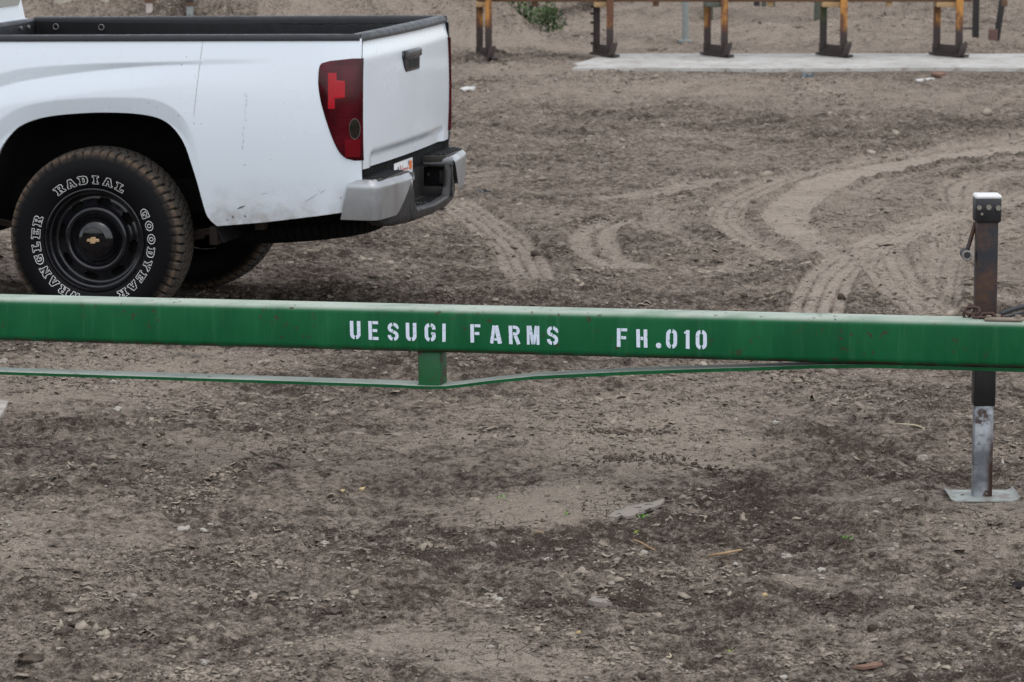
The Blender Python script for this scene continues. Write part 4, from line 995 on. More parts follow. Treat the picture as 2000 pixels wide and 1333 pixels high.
# under the bed
def liner(far):
    V = []; Fc = []; vs = (0.02, 0.20, 0.46)
    pts = [(u, w + 0.012) for u, w in ARCH]; pts = [(-0.52, 0.35)] + pts[1:-1] + [(0.535, 0.36)]
    for v in vs:
        for (u, w) in pts: V.append((u, mir(v, far), w))
    m = len(pts)
    for r in range(2):
        for i in range(m - 1): Fc.append((r * m + i, r * m + i + 1, (r + 1) * m + i + 1, (r + 1) * m + i))
    Fc.append(tuple(2 * m + i for i in range(m)))
    return obj('wheel_liner', pyd('wheel_liner', V, Fc, True), M_ARCH, TRUCK)
liner(False); liner(True)
box('frame_rail', (-4.0, 0.36, 0.44), (1.02, 0.44, 0.58), M_UNDER, TRUCK, 0.01)
box('frame_rail', (-4.0, 1.09, 0.44), (1.02, 1.17, 0.58), M_UNDER, TRUCK, 0.01)
tube('axle', [(0, 0.1, 0.36), (0, 1.43, 0.36)], 0.04, M_UNDER, TRUCK)
for v in (0.27, 1.26):
    for k2 in range(4):
        L = 0.62 - 0.12 * k2
        tube('leaf_spring', [(x * L, v, 0.345 - 0.012 * k2 + 0.09 * (x * L / 0.62) ** 2) for x in np.linspace(-1, 1, 13)], 0.009, M_SPRING, TRUCK, 6)
    box('spring_shackle', (0.60, v - 0.03, 0.39), (0.64, v + 0.03, 0.52), M_SPRING, TRUCK, 0.006)
    box('spring_clamp', (0.41, v - 0.035, 0.325), (0.445, v + 0.035, 0.40), M_SPRING, TRUCK, 0.004)
SPT = TYRE.copy(); SPT.materials.clear()
sp = obj('spare_tyre', SPT, M_UNDER, TRUCK, (0.64, 0.765, 0.545)); sp.rotation_euler = (-PI / 2, math.radians(-4), 0); sp.scale = (0.98, 0.98, 0.98)
box('muffler', (-0.2, 0.50, 0.42), (0.25, 0.66, 0.56), M_UNDER, TRUCK, 0.05, seg=4)

# cab and nose (mostly beyond the left edge of the photograph)
def cab_v(w): return 0.03 + 0.26 * max(0, w - 1.12) ** 1.15
def loft(name, secs, mat, parent, sharp=35):
    """secs: list of closed rings with equal point counts"""
    V = [p for s in secs for p in s]; m = len(secs[0]); Fc = []
    for i in range(len(secs) - 1):
        for k2 in range(m): Fc.append((i * m + k2, i * m + (k2 + 1) % m, (i + 1) * m + (k2 + 1) % m, (i + 1) * m + k2))
    Fc.append(tuple(range(m))); Fc.append(tuple((len(secs) - 1) * m + k2 for k2 in range(m)))
    me = pyd(name, V, Fc, True); bm = bmesh.new(); bm.from_mesh(me); bmesh.ops.recalc_face_normals(bm, faces=bm.faces); bm.to_mesh(me); bm.free()
    me.shade_smooth(); me.set_sharp_from_angle(angle=math.radians(sharp)); return obj(name, me, mat, parent)
def ring(u, ws, vs):
    return [(u, v, w) for v, w in zip(vs, ws)] + [(u, 2 * VC - v, w) for v, w in reversed(list(zip(vs, ws)))]
low_ws = [0.40, 0.45, 0.62, 0.86, 1.02, 1.16]; low_vs = [0.06, 0.0, -0.022, -0.032, -0.026, -0.002]
loft('cab_body', [ring(u, [w * 1.0 for w in low_ws], low_vs) for u in np.linspace(-0.815, -2.62, 8)], M_WHITE, TRUCK)
loft('nose_body', [ring(-2.624, [0.40, 0.45, 0.62, 0.86, 0.98, 1.10], low_vs), ring(-2.78, [0.92, 0.95, 0.97, 0.99, 1.03, 1.10], [0.02, -0.015, -0.03, -0.036, -0.03, 0.02]), ring(-3.2, [0.92, 0.94, 0.96, 0.98, 1.02, 1.075], [0.02, -0.015, -0.034, -0.036, -0.02, 0.05]), ring(-3.62, [0.90, 0.92, 0.93, 0.95, 0.98, 1.03], [0.02, -0.01, -0.026, -0.03, -0.01, 0.07]), ring(-3.64, [0.42, 0.46, 0.62, 0.82, 0.93, 1.02], [0.06, 0.0, -0.02, -0.02, 0.0, 0.08]), ring(-4.0, [0.44, 0.47, 0.60, 0.76, 0.86, 0.93], [0.14, 0.08, 0.05, 0.05, 0.08, 0.16]), ring(-4.06, [0.48, 0.50, 0.60, 0.74, 0.83, 0.88], [0.2, 0.16, 0.12, 0.12, 0.15, 0.22])], M_WHITE, TRUCK)
def gh(u, ti):      # greenhouse ring
    return [(u, 0.02, 1.158), (u + 0, 0.05, 1.25), (u, 0.115, 1.50), (u, 0.16, 1.615), (u, 0.26, 1.66), (u, 0.5, 1.682), (u, 1.03, 1.682), (u, 1.27, 1.66), (u, 1.37, 1.615), (u, 1.415, 1.50), (u, 1.48, 1.25), (u, 1.51, 1.158)]
def slope(r, a): return [(x + a * (z_ - 1.158), y_, z_) for x, y_, z_ in r]
GH = loft('greenhouse', [slope(gh(-0.818, 0), -0.10), slope(gh(-1.2, 0), -0.05), slope(gh(-2.1, 0), 0.2), slope(gh(-2.62, 0), 1.05)], M_WHITE, TRUCK)
rw = [(0.10, 1.222), (1.43, 1.222), (1.455, 1.24), (1.385, 1.565), (1.35, 1.59), (0.18, 1.59), (0.145, 1.565), (0.075, 1.24)]
V = [(-0.812 - 0.10 * (w - 1.158), v, w) for v, w in rw]; V += [(x - 0.02, y_, z_) for x, y_, z_ in V]; n = len(rw)
obj('rear_window', pyd('rear_window', V, [tuple(range(n))] + [(i, i + n, (i + 1) % n + n, (i + 1) % n) for i in range(n)]), M_GLASS, GH)
ws_ = [(0.16, 1.20), (1.37, 1.20), (1.27, 1.60), (0.26, 1.60)]
V = [(-2.632 + 1.05 * (w - 1.158), v, w + 0.008) for v, w in ws_] + [(-2.612 + 1.05 * (w - 1.158), v, w - 0.02) for v, w in ws_]
obj('windscreen', pyd('windscreen', V, [(0, 1, 2, 3), (4, 7, 6, 5), (0, 4, 5, 1), (1, 5, 6, 2), (2, 6, 7, 3), (3, 7, 4, 0)]), M_GLASS, GH)
for far in (False, True):
    for a, b in ((-0.98, -1.40), (-1.48, -2.28)):
        q = [(a, 1.22), (b, 1.22), (b + (0.30 if b < -2 else 0), 1.56), (a, 1.56)]
        V = [(u, mir(cab_v(w) - 0.006 + 0.012, far), w) for u, w in q]; V = [(u, mir(0.05 + 0.26 * (w - 1.25) - 0.004, far), w) for u, w in q] + [(u, mir(0.05 + 0.26 * (w - 1.25) + 0.02, far), w) for u, w in q]
        obj('side_window', pyd('side_window', V, [(0, 1, 2, 3), (4, 7, 6, 5), (0, 4, 5, 1), (1, 5, 6, 2), (2, 6, 7, 3), (3, 7, 4, 0)]), M_GLASS, GH)
    d = grid('door', lambda a, b: (-1.40 - 1.05 * a, mir(float(np.interp(0.46 + 0.66 * b, low_ws, low_vs)) - 0.004, far), 0.46 + 0.66 * b), 4, 8, M_WHITE, TRUCK, flip=not far)
    box('door_handle', (-1.62, mir(-0.05, far) - 0.012, 0.985), (-1.46, mir(-0.05, far) + 0.012, 1.02), M_HANDLE, d, 0.006)
    box('head_lamp', (-4.03, mir(0.14, far) - 0.09, 0.74), (-3.86, mir(0.14, far) + 0.09, 0.87), M_REVERSE, TRUCK, 0.02)
box('grille', (-4.085, 0.33, 0.66), (-4.03, 1.20, 0.84), M_BUMPBLK, TRUCK, 0.015)
box('front_bumper', (-4.15, 0.0, 0.43), (-3.95, 1.53, 0.60), M_BUMPBLK, TRUCK, 0.04, seg=4)
# ---------------------------------------------------------------- the green tongue with its jack
Pr = AT(1700, 612.5, 10.57); Pl = AT(0, 573, 11.32)            # back edge of the beam's top, right and left
ex = Vector(Pr - Pl).normalized(); ey = Vector((0, 0, 1)).cross(ex).normalized(); ez = ex.cross(ey).normalized()
JX, JY = 1.4086, 10.579
BW, BH, BR = 0.127, 0.136, 0.021
TONGUE = empty('implement_tongue', (JX, JY, 0))
tag(TONGUE, 'long green steel drawbar beam with white stencilled lettering and a drop-leg jack', 'drawbar')
T0 = Vector((JX, JY, 0)); B0 = Vector(Pr) - ey * BW - ez * BH  # lower front corner line of the beam, at the surveyed right point
def bp(s, y, z): return B0 + ex * s + ey * y + ez * z - T0     # beam coordinates -> tongue space (front face y=0, underside z=0)
def bx_of(px, py=660):                                         # position along the beam of a picture column, on the front face
    d = Vector(ray(px, py)); o = Vector((0, 0, CAM_H)); t = (B0 - o).dot(ey) / d.dot(ey); return ((o + d * t) - B0).dot(ex)
def bz_of(px, py):
    d = Vector(ray(px, py)); o = Vector((0, 0, CAM_H)); t = (B0 - o).dot(ey) / d.dot(ey); return ((o + d * t) - B0).dot(ez)
SL, SR = -6.4, 0.74
def beam():
    sec = []
    for cx, cz, a0 in ((BR, BR, 180), (BW - BR, BR, 270), (BW - BR, BH - BR, 0), (BR, BH - BR, 90)):
        for k in range(7): a = math.radians(a0 + 15 * k); sec.append((cx + BR * math.cos(a), cz + BR * math.sin(a)))
    V = []; Fc = []; ss = np.linspace(SL, SR, 60); m = len(sec)
    for s in ss:
        for (y, z) in sec: V.append(bp(s, y, z))
    for i in range(len(ss) - 1):
        for k in range(m): Fc.append((i * m + k, (i + 1) * m + k, (i + 1) * m + (k + 1) % m, i * m + (k + 1) % m))
    Fc.append(tuple(range(m))); Fc.append(tuple((len(ss) - 1) * m + k for k in range(m))[::-1])
    me = pyd('beam', V, Fc, True); bm = bmesh.new(); bm.from_mesh(me); bmesh.ops.recalc_face_normals(bm, faces=bm.faces); bm.to_mesh(me); bm.free()
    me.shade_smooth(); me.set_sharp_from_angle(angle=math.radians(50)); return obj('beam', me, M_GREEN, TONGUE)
BEAM = beam()
# stencilled lettering, one piece of paint per letter
def arc(cx, cy, rx, ry, a0, a1, n=10): return [(cx + rx * math.cos(math.radians(a)), cy + ry * math.sin(math.radians(a))) for a in np.linspace(a0, a1, n)]
W_ = 0.20
STN = {
 'U': [([(.10, 1), (.10, .30)] + arc(.29, .29, .19, .19, 180, 262), W_), ([(.50, 1), (.50, .30)] + arc(.31, .29, .19, .19, 0, -82)[:], W_)],
 'E': [([(.10, 1), (.10, 0)], W_), ([(.235, .92), (.56, .92)], .16), ([(.235, .50), (.50, .50)], .16), ([(.235, .08), (.56, .08)], .16)],
 'S': [([(.50, .70)] + arc(.32, .72, .20, .19, 0, 88), .18), (arc(.28, .72, .20, .19, 97, 240) + [(.29, .53)], .18), ([(.31, .50)] + arc(.32, .28, .19, .19, 60, -84), .18), (arc(.28, .28, .20, .19, 263, 180) + [(.08, .31)], .18)],
 'G': [(arc(.28, .70, .19, .21, 97, 180) + [(.09, .30)] + arc(.28, .30, .19, .21, 180, 263), W_), (arc(.32, .72, .19, .19, 83, 0) + [(.51, .66)], W_), (arc(.32, .30, .19, .21, -83, 0) + [(.51, .47)], W_), ([(.36, .44), (.55, .44)], .14)],
 'I': [([(.10, 1), (.10, 0)], .19)],
 'F': [([(.10, 1), (.10, 0)], W_), ([(.235, .92), (.56, .92)], .16), ([(.235, .50), (.50, .50)], .16)],
 'A': [([(.08, 0), (.25, .97)], .18), ([(.35, .97), (.55, 0)], .24), ([(.24, .22), (.40, .22)], .13)],
 'R': [([(.10, 1), (.10, 0)], W_), ([(.23, .92), (.34, .92)] + arc(.36, .74, .17, .18, 90, -90) + [(.23, .56)], .17), ([(.36, .47), (.54, 0)], .20)],
 'M': [([(.08, 1), (.08, 0)], .15), ([(.18, 1), (.34, .03)], .17), ([(.54, 1), (.38, .03)], .17), ([(.62, 1), (.62, 0)], .16)],
 'H': [([(.10, 1), (.10, 0)], W_), ([(.50, 1), (.50, 0)], W_), ([(.225, .50), (.375, .50)], .18)],
 '.': [(arc(.15, .13, .075, .075, 0, 360, 16), .15)],
 '0': [(arc(.28, .71, .18, .21, 97, 180) + [(.10, .30)] + arc(.28, .29, .18, .21, 180, 263), W_), (arc(.32, .71, .18, .21, 83, 0) + [(.50, .30)] + arc(.32, .29, .18, .21, 0, -83), W_)],
 '1': [([(.20, 1), (.20, 0)], W_), ([(.02, .83), (.10, .90)], .10)]}
LET = [('U', 684), ('E', 720), ('S', 758), ('U', 793), ('G', 830), ('I', 864), ('F', 919), ('A', 957), ('R', 994), ('M', 1029), ('S', 1069), ('F', 1205), ('H', 1243), ('.', 1281), ('0', 1301), ('1', 1336), ('0', 1359)]
LB0 = bz_of(690, 663.5); LB1 = bz_of(1370, 682.5)
for ch, px in LET:
    s0 = bx_of(px); lh = 0.0565 * random.uniform(0.97, 1.03); lb = LB0 + (LB1 - LB0) * (px - 690) / 680 + random.uniform(-0.001, 0.001)
    tl = random.uniform(-0.02, 0.02); wx = 0.0565
    mp = lambda x, y, s0=s0, lh=lh, lb=lb, tl=tl: bp(s0 + x * wx + tl * (y - .5) * lh, -0.0009, lb + y * lh + 0.1 * tl * x * wx)
    strokes_mesh('letter', STN[ch], mp, M_STENCIL, BEAM)
# truss strut and flat truss bar below
def bbox_beam(name, s0, s1, y0, y1, z0, z1, mat, parent, bev=0.004):
    bm = bmesh.new(); m = Matrix((ex, ey, ez)).transposed().to_4x4(); m.translation = B0 - T0
    bm_box(bm, (s0, y0, z0), (s1, y1, z1), None, bev); bmesh.ops.transform(bm, matrix=m, verts=bm.verts)
    return obj(name, from_bm(name, bm, sharp=40), mat, parent)
STR = bx_of(833, 720)
bbox_beam('strut', STR - 0.036, STR + 0.036, 0.026, 0.100, -0.108, 0.004, M_GREENCHIP, TONGUE, 0.005)
def weld(name, pts, parent):
    q = []
    for a, b in zip(pts, pts[1:]):
        for t in np.linspace(0, 1, 9, endpoint=False): q.append(Vector(a).lerp(Vector(b), t))
    tube(name, q, [0.0032 + 0.0012 * math.sin(i * 2.4) for i in range(len(q))], M_GREENCHIP, parent, 7)
weld('weld_bead', [bp(STR - 0.038, 0.026, -0.001), bp(STR + 0.038, 0.026, -0.001), bp(STR + 0.038, 0.1, -0.001)], BEAM)
weld('weld_bead', [bp(STR - 0.038, 0.026, -0.106), bp(STR + 0.038, 0.026, -0.106)], BEAM)
def flatbar(name, pts, w0, w1, th, mat):
    bm = bmesh.new(); rows = []
    for (s, z) in pts: rows.append([bm.verts.new(bp(s, y, z + dz)) for y, dz in ((w0, 0), (w1, 0), (w1, -th), (w0, -th))])
    for a, b in zip(rows, rows[1:]):
        for k in range(4): bm.faces.new((a[k], a[(k + 1) % 4], b[(k + 1) % 4], b[k]))
    bm.faces.new(rows[0][::-1]); bm.faces.new(rows[-1])
    return obj(name, from_bm(name, bm, sharp=35), mat, TONGUE)
zb = lambda px, py: bz_of(px, py)
RB = [(SL + 0.6, -0.002)]
for px, py in ((0, 733), (260, 741.5), (520, 750), (760, 758), (800, 760), (835, 761.5), (868, 761), (905, 757), (960, 750), (1035, 742.5)): RB.append((bx_of(px, py), zb(px, py) + 0.0085))
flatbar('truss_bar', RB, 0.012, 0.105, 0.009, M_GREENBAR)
RB2 = [(bx_of(px, py), zb(px, py) + 0.0085) for px, py in ((1030, 742.6), (1100, 739), (1250, 732), (1400, 727), (1500, 724), (1590, 720.5))]
RB2 = [(s, min(z, -0.001)) for s, z in RB2] + [(bx_of(1700, 720), -0.001), (SR - 0.15, -0.001)]
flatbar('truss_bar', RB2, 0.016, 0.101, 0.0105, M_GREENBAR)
bbox_beam('end_tongue', SR - 0.02, SR + 0.22, 0.044, 0.084, 0.03, 0.105, M_JACK, TONGUE, 0.012)
# running gear at the rear end, beyond the left edge of the photograph
AX = T0 + bp(SL + 0.35, 0.06, 0.0)
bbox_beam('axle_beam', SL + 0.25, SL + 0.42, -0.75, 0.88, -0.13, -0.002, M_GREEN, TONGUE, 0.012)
for yy in (-0.92, 0.80):
    t = obj('tyre', TYRE, None, TONGUE); c = bp(SL + 0.335, yy, -0.06); t.location = (c.x, c.y, 0.366); t.rotation_euler = (0, 0, math.atan2(ex.y, ex.x))
    tube('stub_axle', [bp(SL + 0.335, yy + 0.02, -0.065), bp(SL + 0.335, yy + 0.22, -0.065)], 0.05, M_GREEN, TONGUE, 14)
# jack
JK = box('jack_tube', (-0.0315, -0.0315, 0.283), (0.0315, 0.0315, 0.845), M_JACK, TONGUE, 0.006)
JK['label'] = 'rusty dark upright jack tube'
# put the jack behind the beam
joff = 0.0
box('lower_sleeve', (-0.0325, -0.0325, 0.2805), (0.0325, 0.0325, 0.425), M_JACKBLK, JK, 0.006)
box('inner_leg', (-0.0285, -0.0285, 0.004), (0.0285, 0.0285, 0.30), M_ZINC, JK, 0.006)
def footplate():
    prof = [(-0.105, 0.019), (-0.100, 0.013), (-0.088, 0.008), (0.084, 0.008), (0.097, 0.012), (0.104, 0.020)]
    bm = bmesh.new(); rows = []
    for x, z_ in prof: rows.append([bm.verts.new((x, y, z_ + dz)) for y, dz in ((-0.085, 0), (0.085, 0), (0.085, -0.007), (-0.085, -0.007))])
    for a, b in zip(rows, rows[1:]):
        for k in range(4): bm.faces.new((a[k], a[(k + 1) % 4], b[(k + 1) % 4], b[k]))
    bm.faces.new(rows[0][::-1]); bm.faces.new(rows[-1])
    bmesh.ops.recalc_face_normals(bm, faces=bm.faces); bmesh.ops.bevel(bm, geom=list(bm.edges), offset=0.0015, segments=1, affect='EDGES')
    o = obj('foot_plate', from_bm('foot_plate', bm, sharp=40), M_FOOT, JK); return o
footplate()
box('gear_housing', (-0.0385, -0.0385, 0.832), (0.0385, 0.0385, 0.908), M_JACKBLK, JK, 0.007)
box('top_cap', (-0.0395, -0.0395, 0.9005), (0.0395, 0.0395, 0.9155), M_CAPTOP, JK, 0.008, seg=3)
for x, z_, r in ((-0.028, 0.878, 0.0075), (0.0, 0.879, 0.0085), (0.028, 0.877, 0.0085), (-0.020, 0.859, 0.0045)):
    tube('bolt', [(x, -0.036, z_), (x, -0.045, z_)], r, M_BOLT, JK, 6)
cr_ = tube('crank_arm', [(-0.03, 0.03, 0.825), (-0.034, 0.022, 0.812), (-0.058, -0.005, 0.742)], 0.0065, M_JACK, JK, 10)
tube('crank_knob', [(-0.060, 0.030, 0.736), (-0.060, -0.030, 0.734)], 0.0150, M_DPOST, JK, 16)
V, Fc = ring_mesh((-0.060, -0.030, 0.734), 0.0125, 0.0032, 'y'); obj('knob_washer', pyd('knob_washer', V, Fc, True), M_DULLRING, JK)
# mounting plate with bolts on top of the beam
sP0 = bx_of(1921, 620); sP1 = bx_of(1996, 620)
MP = bbox_beam('mounting_plate', sP0, sP1, 0.012, 0.062, BH + 0.001, BH + 0.008, M_PLATEST, TONGUE, 0.002)
for a in (0.012, 0.036, sP1 - sP0 - 0.02, sP1 - sP0 - 0.012):
    y = 0.024 if a in (0.012, sP1 - sP0 - 0.012) else 0.05
    tube('bolt', [bp(sP0 + a, y, BH + 0.006), bp(sP0 + a, y, BH + 0.016)], 0.0075, M_PLATEST, MP, 6)
# chain and hoses lying on the beam
def link_mesh(c, d, n, r=0.011, l=0.010, t=0.0042):
    d = d.normalized(); n = n.normalized(); pts = []
    for k in range(16):
        a = 2 * PI * k / 16; pts.append(c + d * (math.cos(a) * r + (l if math.cos(a) > 0 else -l)) + n * math.sin(a) * r)
    return tube_data(pts, t, 7, True)
CH = empty('chain', T0 + bp(bx_of(1885, 612), 0.08, BH)); tag(CH, 'short rusty steel chain lying on the green beam beside the jack', 'chain')
cs0 = bx_of(1884, 614)
for i in range(5):
    q = [(0.0, 0.085, 0.017), (0.012, 0.075, 0.022), (0.036, 0.062, 0.007), (0.060, 0.058, 0.007), (0.088, 0.060, 0.007)][i]
    c = T0 + bp(cs0 + q[0], q[1], BH + q[2]) - CH.location; d = ex if i != 0 else (ex + ez * 1.2); nrm = (ey + ez * 0.15) if i % 2 == 0 else (ez + ey * 0.5)
    V, Fc = link_mesh(Vector(c), d, nrm if i else ez - ex * 0.6); obj('link', pyd('link', V, Fc, True), M_CHAIN, CH)
def hose(name, r, prm, label):
    s0, s1, hgt, y = prm; pts = []
    for t in np.linspace(0, 1, 26): pts.append(T0 + bp(s0 + (s1 - s0) * t, y + 0.03 * math.sin(t * 3), BH + r + 0.003 + hgt * math.sin(t * PI) ** 0.8))
    V, Fc = tube_data([p - pts[0] for p in pts], r, 10); me = pyd(name, V, Fc, True); o = obj(name, me, M_HOSE, None, pts[0]); tag(o, label, 'hose')
hs0 = bx_of(1945, 618)
hose('hydraulic_hose', 0.0078, (hs0, hs0 + 0.26, 0.030, 0.078), 'thick black hose arching over the green beam behind the bolted plate')
hose('cable', 0.004, (hs0 + 0.022, hs0 + 0.20, 0.017, 0.052), 'thin black cable curving beneath the thick hose on the green beam')

# ---------------------------------------------------------------- far side of the yard: steel sleds, posts, bank
def sled_row():
    R = empty('bed_sled_implement', (1.8, 31.6, 0.018)); tag(R, 'rusty yellow farm implement on paired sled legs standing on the pale slab', 'implement')
    o = Vector(R.location)
    def P(x, y, z): return (x - o.x, y - o.y, z - o.z)
    # cross bar and second beam above
    box('cross_bar', P(-0.30, 31.42, 0.500), P(4.02, 31.54, 0.60), M_BARR, R, 0.006)
    box('tool_bar', P(-0.40, 31.60, 0.72), P(4.25, 31.76, 0.88), M_BARR, R, 0.008)
    xs = [(-0.285, -0.205), (0.745, 0.855), (1.72, 1.855), (2.74, 2.895), (3.74, 3.905)]
    for k, (a, b) in enumerate(xs):
        zb = 0.024 if k else 0.0
        m1 = [M_LEGY, M_SHOE, M_LEGY, M_LEGG, M_LEGY][k]
        for x, y, m in ((a, 31.62, m1), (b, 31.36, M_LEGY)):
            box('leg', P(x - 0.030, y - 0.03, zb + 0.06), P(x + 0.030, y + 0.03, 0.80), m, R, 0.005)
        box('brace_block', P(a - 0.03, 31.40, 0.455), P(b + 0.03, 31.60, 0.499), [M_WOODB, M_WOODB, M_GRNST, M_WOODB, M_WOODB][k], R, 0.006)
        # shoe: skid bottom with a side plate and an upturned nose at the front
        prism('skid', [(a - 0.06 - o.x, 31.70 - o.y), (b + 0.03 - o.x, 31.26 - o.y), (b + 0.085 - o.x, 31.32 - o.y), (a + 0.02 - o.x, 31.76 - o.y)], 'z', zb + 0.0 - o.z, zb + 0.022 - o.z, M_SHOE, R, 0.003)
        side_ = prism('shoe_side', [(a - 0.035 - o.x, 31.66 - o.y), (b + 0.005 - o.x, 31.325 - o.y), (b + 0.02 - o.x, 31.335 - o.y), (a - 0.02 - o.x, 31.67 - o.y)], 'z', zb + 0.02 - o.z, zb + 0.10 - o.z, M_SHOE, R, 0.002)
        bm = bmesh.new()
        prof = [(0.0, 0.003), (0.025, 0.018), (0.05, 0.06), (0.066, 0.12)]; rows = []
        for q, zz_ in prof: rows.append([bm.verts.new(P(b - 0.01 + q, 31.27 + dy, zb + zz_ + dz)) for dy, dz in ((0.0, 0), (0.14, 0), (0.14, 0.016), (0.0, 0.016))])
        rows[-1][2].co.z -= 0.0
        for r0, r1 in zip(rows, rows[1:]):
            for q in range(4): bm.faces.new((r0[q], r0[(q + 1) % 4], r1[(q + 1) % 4], r1[q]))
        bm.faces.new(rows[0][::-1]); bm.faces.new(rows[-1]); obj('nose', from_bm('nose', bm, sharp=30), M_SHOE, R)
        nose2 = prism('cheek', [(b - 0.02 - o.x, zb + 0.015 - o.z), (b + 0.04 - o.x, zb + 0.03 - o.z), (b + 0.068 - o.x, zb + 0.125 - o.z), (b + 0.01 - o.x, zb + 0.125 - o.z)], 'y', 31.262 - o.y, 31.275 - o.y, M_SHOE, R, 0.002)
        if k == 1:
            for zz_ in (0.12, 0.20, 0.30, 0.38, 0.44): box('lug', P(a - 0.055, 31.58, zz_), P(a - 0.030, 31.62, zz_ + 0.022), M_SHOE, R, 0.003)
        box('hook', P(b + 0.38, 31.45, 0.46), P(b + 0.43, 31.5, 0.514), M_WOODB if k in (2, 3) else M_BARR, R, 0.004)
sled_row()
def post(name, px, py, r, hgt, lean, mat, label, square=False, cat='post'):
    p = G(px, py); z = HZ(p[0], p[1]); e = empty(name, (p[0], p[1], z))
    tag(e, label, cat)
    if square: box('shaft', (-r, -r, -0.05), (r, r, hgt), mat, e, 0.006).rotation_euler = (0, lean, 0)
    else: tube('shaft', [(0, 0, -0.05), (math.sin(lean) * hgt, 0, hgt)], r, mat, e, 14)
    return e
e = post('pipe_post', 1338, 88, 0.030, 1.7, 0.0, M_GPIPE, 'grey pipe post standing behind the slab, between two sled legs'); tube('collar', [(0, 0, 0.55), (0, 0, 0.60)], 0.04, M_GPIPE, e, 14); box('base_flange', (-0.06, -0.06, -0.02), (0.06, 0.06, 0.012), M_GPIPE, e)
e = post('steel_post', 1905, 80, 0.030, 1.6, 0.0, M_DPOST, 'straight dark steel post at the far right behind the slab', True); box('cross_tie', (-0.16, -0.012, 0.09), (-0.03, 0.012, 0.105), M_DPOST, e, 0.002)
e = post('leaning_post', 1946, 82, 0.028, 1.5, 0.13, M_DPOST, 'leaning dark post with a short reddish stub, at the far right', True); box('stub', (-0.09, -0.16, -0.12), (-0.01, -0.10, 0.11), M_RPOST, e, 0.006)
# a second implement hangs above the ground farther back (only its lower ends reach into view)
def hung(name, spec, Y, label):
    X0 = AT(spec[0][0], 0, Y)[0]; zg = HZ(X0, Y); e = empty(name, (X0, Y, zg)); tag(e, label, 'implement')
    top = 1.25
    for px, pyb, w, m in spec:
        p = AT(px, pyb, Y); box('hanging_leg', (p[0] - X0 - w / 2, -0.04, p[2] - zg), (p[0] - X0 + w / 2, 0.04, top), m, e, 0.005)
    x0 = AT(min(s[0] for s in spec), 0, Y)[0] - X0; x1 = AT(max(s[0] for s in spec), 0, Y)[0] - X0
    box('cross_bar', (x0 - 0.2, -0.06, top - 0.1), (x1 + 0.2, 0.06, top), M_GRNST, e, 0.006)
    for x in (x0 - 0.5, x1 + 0.5): box('support', (x - 0.05, 0.05, -0.1), (x + 0.05, 0.15, top + 0.2), M_GRNST, e, 0.006)
    box('support_bar', (x0 - 0.6, 0.05, top), (x1 + 0.6, 0.15, top + 0.1), M_GRNST, e, 0.006)
hung('shank_rack', [(1478, 12, 0.06, M_DPOST), (1492, 13, 0.05, M_GRNST), (1508, 14, 0.06, M_GRNST)], 37.5, 'grey green steel shanks hanging in the background above the slab')
def stand(px, py, lower, label):
    y = 33.3; p = AT(px, py, y); z0 = HZ(p[0], y); e = empty('rusty_stand', (p[0], y, z0)); tag(e, label, 'stand', 'rusty stands behind the pickup')
    box('upper_leg', (-0.035, -0.03, 0.085), (0.035, 0.03, 1.5), M_LEGY, e, 0.006); box('lower_leg', (-0.03, -0.025, -0.1), (0.03, 0.025, 0.10), lower, e, 0.005)
    box('collar', (-0.04, -0.035, 0.075), (0.04, 0.035, 0.10), M_BARR, e, 0.004)
stand(292, 30, M_WHITELEG, 'rusty orange stand with a worn white lower leg, behind the pickup bed')
stand(371, 30, M_GPIPE, 'rusty orange stand with a grey lower leg, behind the pickup bed')
# concrete wall stub in the bank behind the pickup
def cwall():
    xa = AT(112, 20, 33.7)[0]; xb = AT(238, 20, 33.7)[0]; z0 = HZ((xa + xb) / 2, 33.7)
    prism('concrete_wall', [(xa, z0 - 0.6), (xb - 0.20, z0 - 0.6), (xb + 0.12, z0 + 0.55), (xb + 0.12, z0 + 1.1), (xa, z0 + 1.1)], 'y', 33.45, 33.75, M_CWALL, None, 0.02)
    tag(bpy.data.objects['concrete_wall'], 'stained concrete wall stub half buried in the dirt bank behind the pickup', 'wall')
cwall()
# weed on the bank
def weed(px, py, Y, n, sx, sz, label):
    p = AT(px, py, Y); z = HZ(p[0], Y); e = empty('weed_bush', (p[0], Y, z)); tag(e, label, 'weed')
    for k in range(9):
        a = random.uniform(0, 2 * PI); r = random.uniform(0.05, sx * 0.8); tube('stem', [(0.3 * r * math.cos(a), 0.3 * r * math.sin(a), -0.03), (r * math.cos(a) * .8, r * math.sin(a) * .8, sz * random.uniform(.5, .9))], [0.007, 0.003], M_WEED, e, 5)
    V = []; Fc = []
    for k in range(n):
        a = random.uniform(0, 2 * PI); r = sx * math.sqrt(random.random()); c = Vector((r * math.cos(a), 0.6 * r * math.sin(a), sz * random.betavariate(1.6, 1.6) * (1.15 - 0.5 * r / sx)))
        d = Vector((random.gauss(0, 1), random.gauss(0, 1), random.gauss(0.3, .7))).normalized(); s = d.cross(Vector((random.gauss(0, 1), random.gauss(0, 1), 1))).normalized(); L = random.uniform(0.025, 0.06)
        b = len(V); V += [c, c + d * L * .5 + s * L * .25, c + d * L, c + d * L * .5 - s * L * .25]; Fc.append((b, b + 1, b + 2, b + 3))
    obj('foliage', pyd('foliage', V, Fc), M_WEED, e)
weed(1030, 30, 34.9, 520, 0.30, 0.36, 'sprawling green weed at the foot of the dirt bank, left of the sleds')
weed(1074, 50, 34.4, 300, 0.13, 0.30, 'smaller green weed at the right edge of the sprawling one')

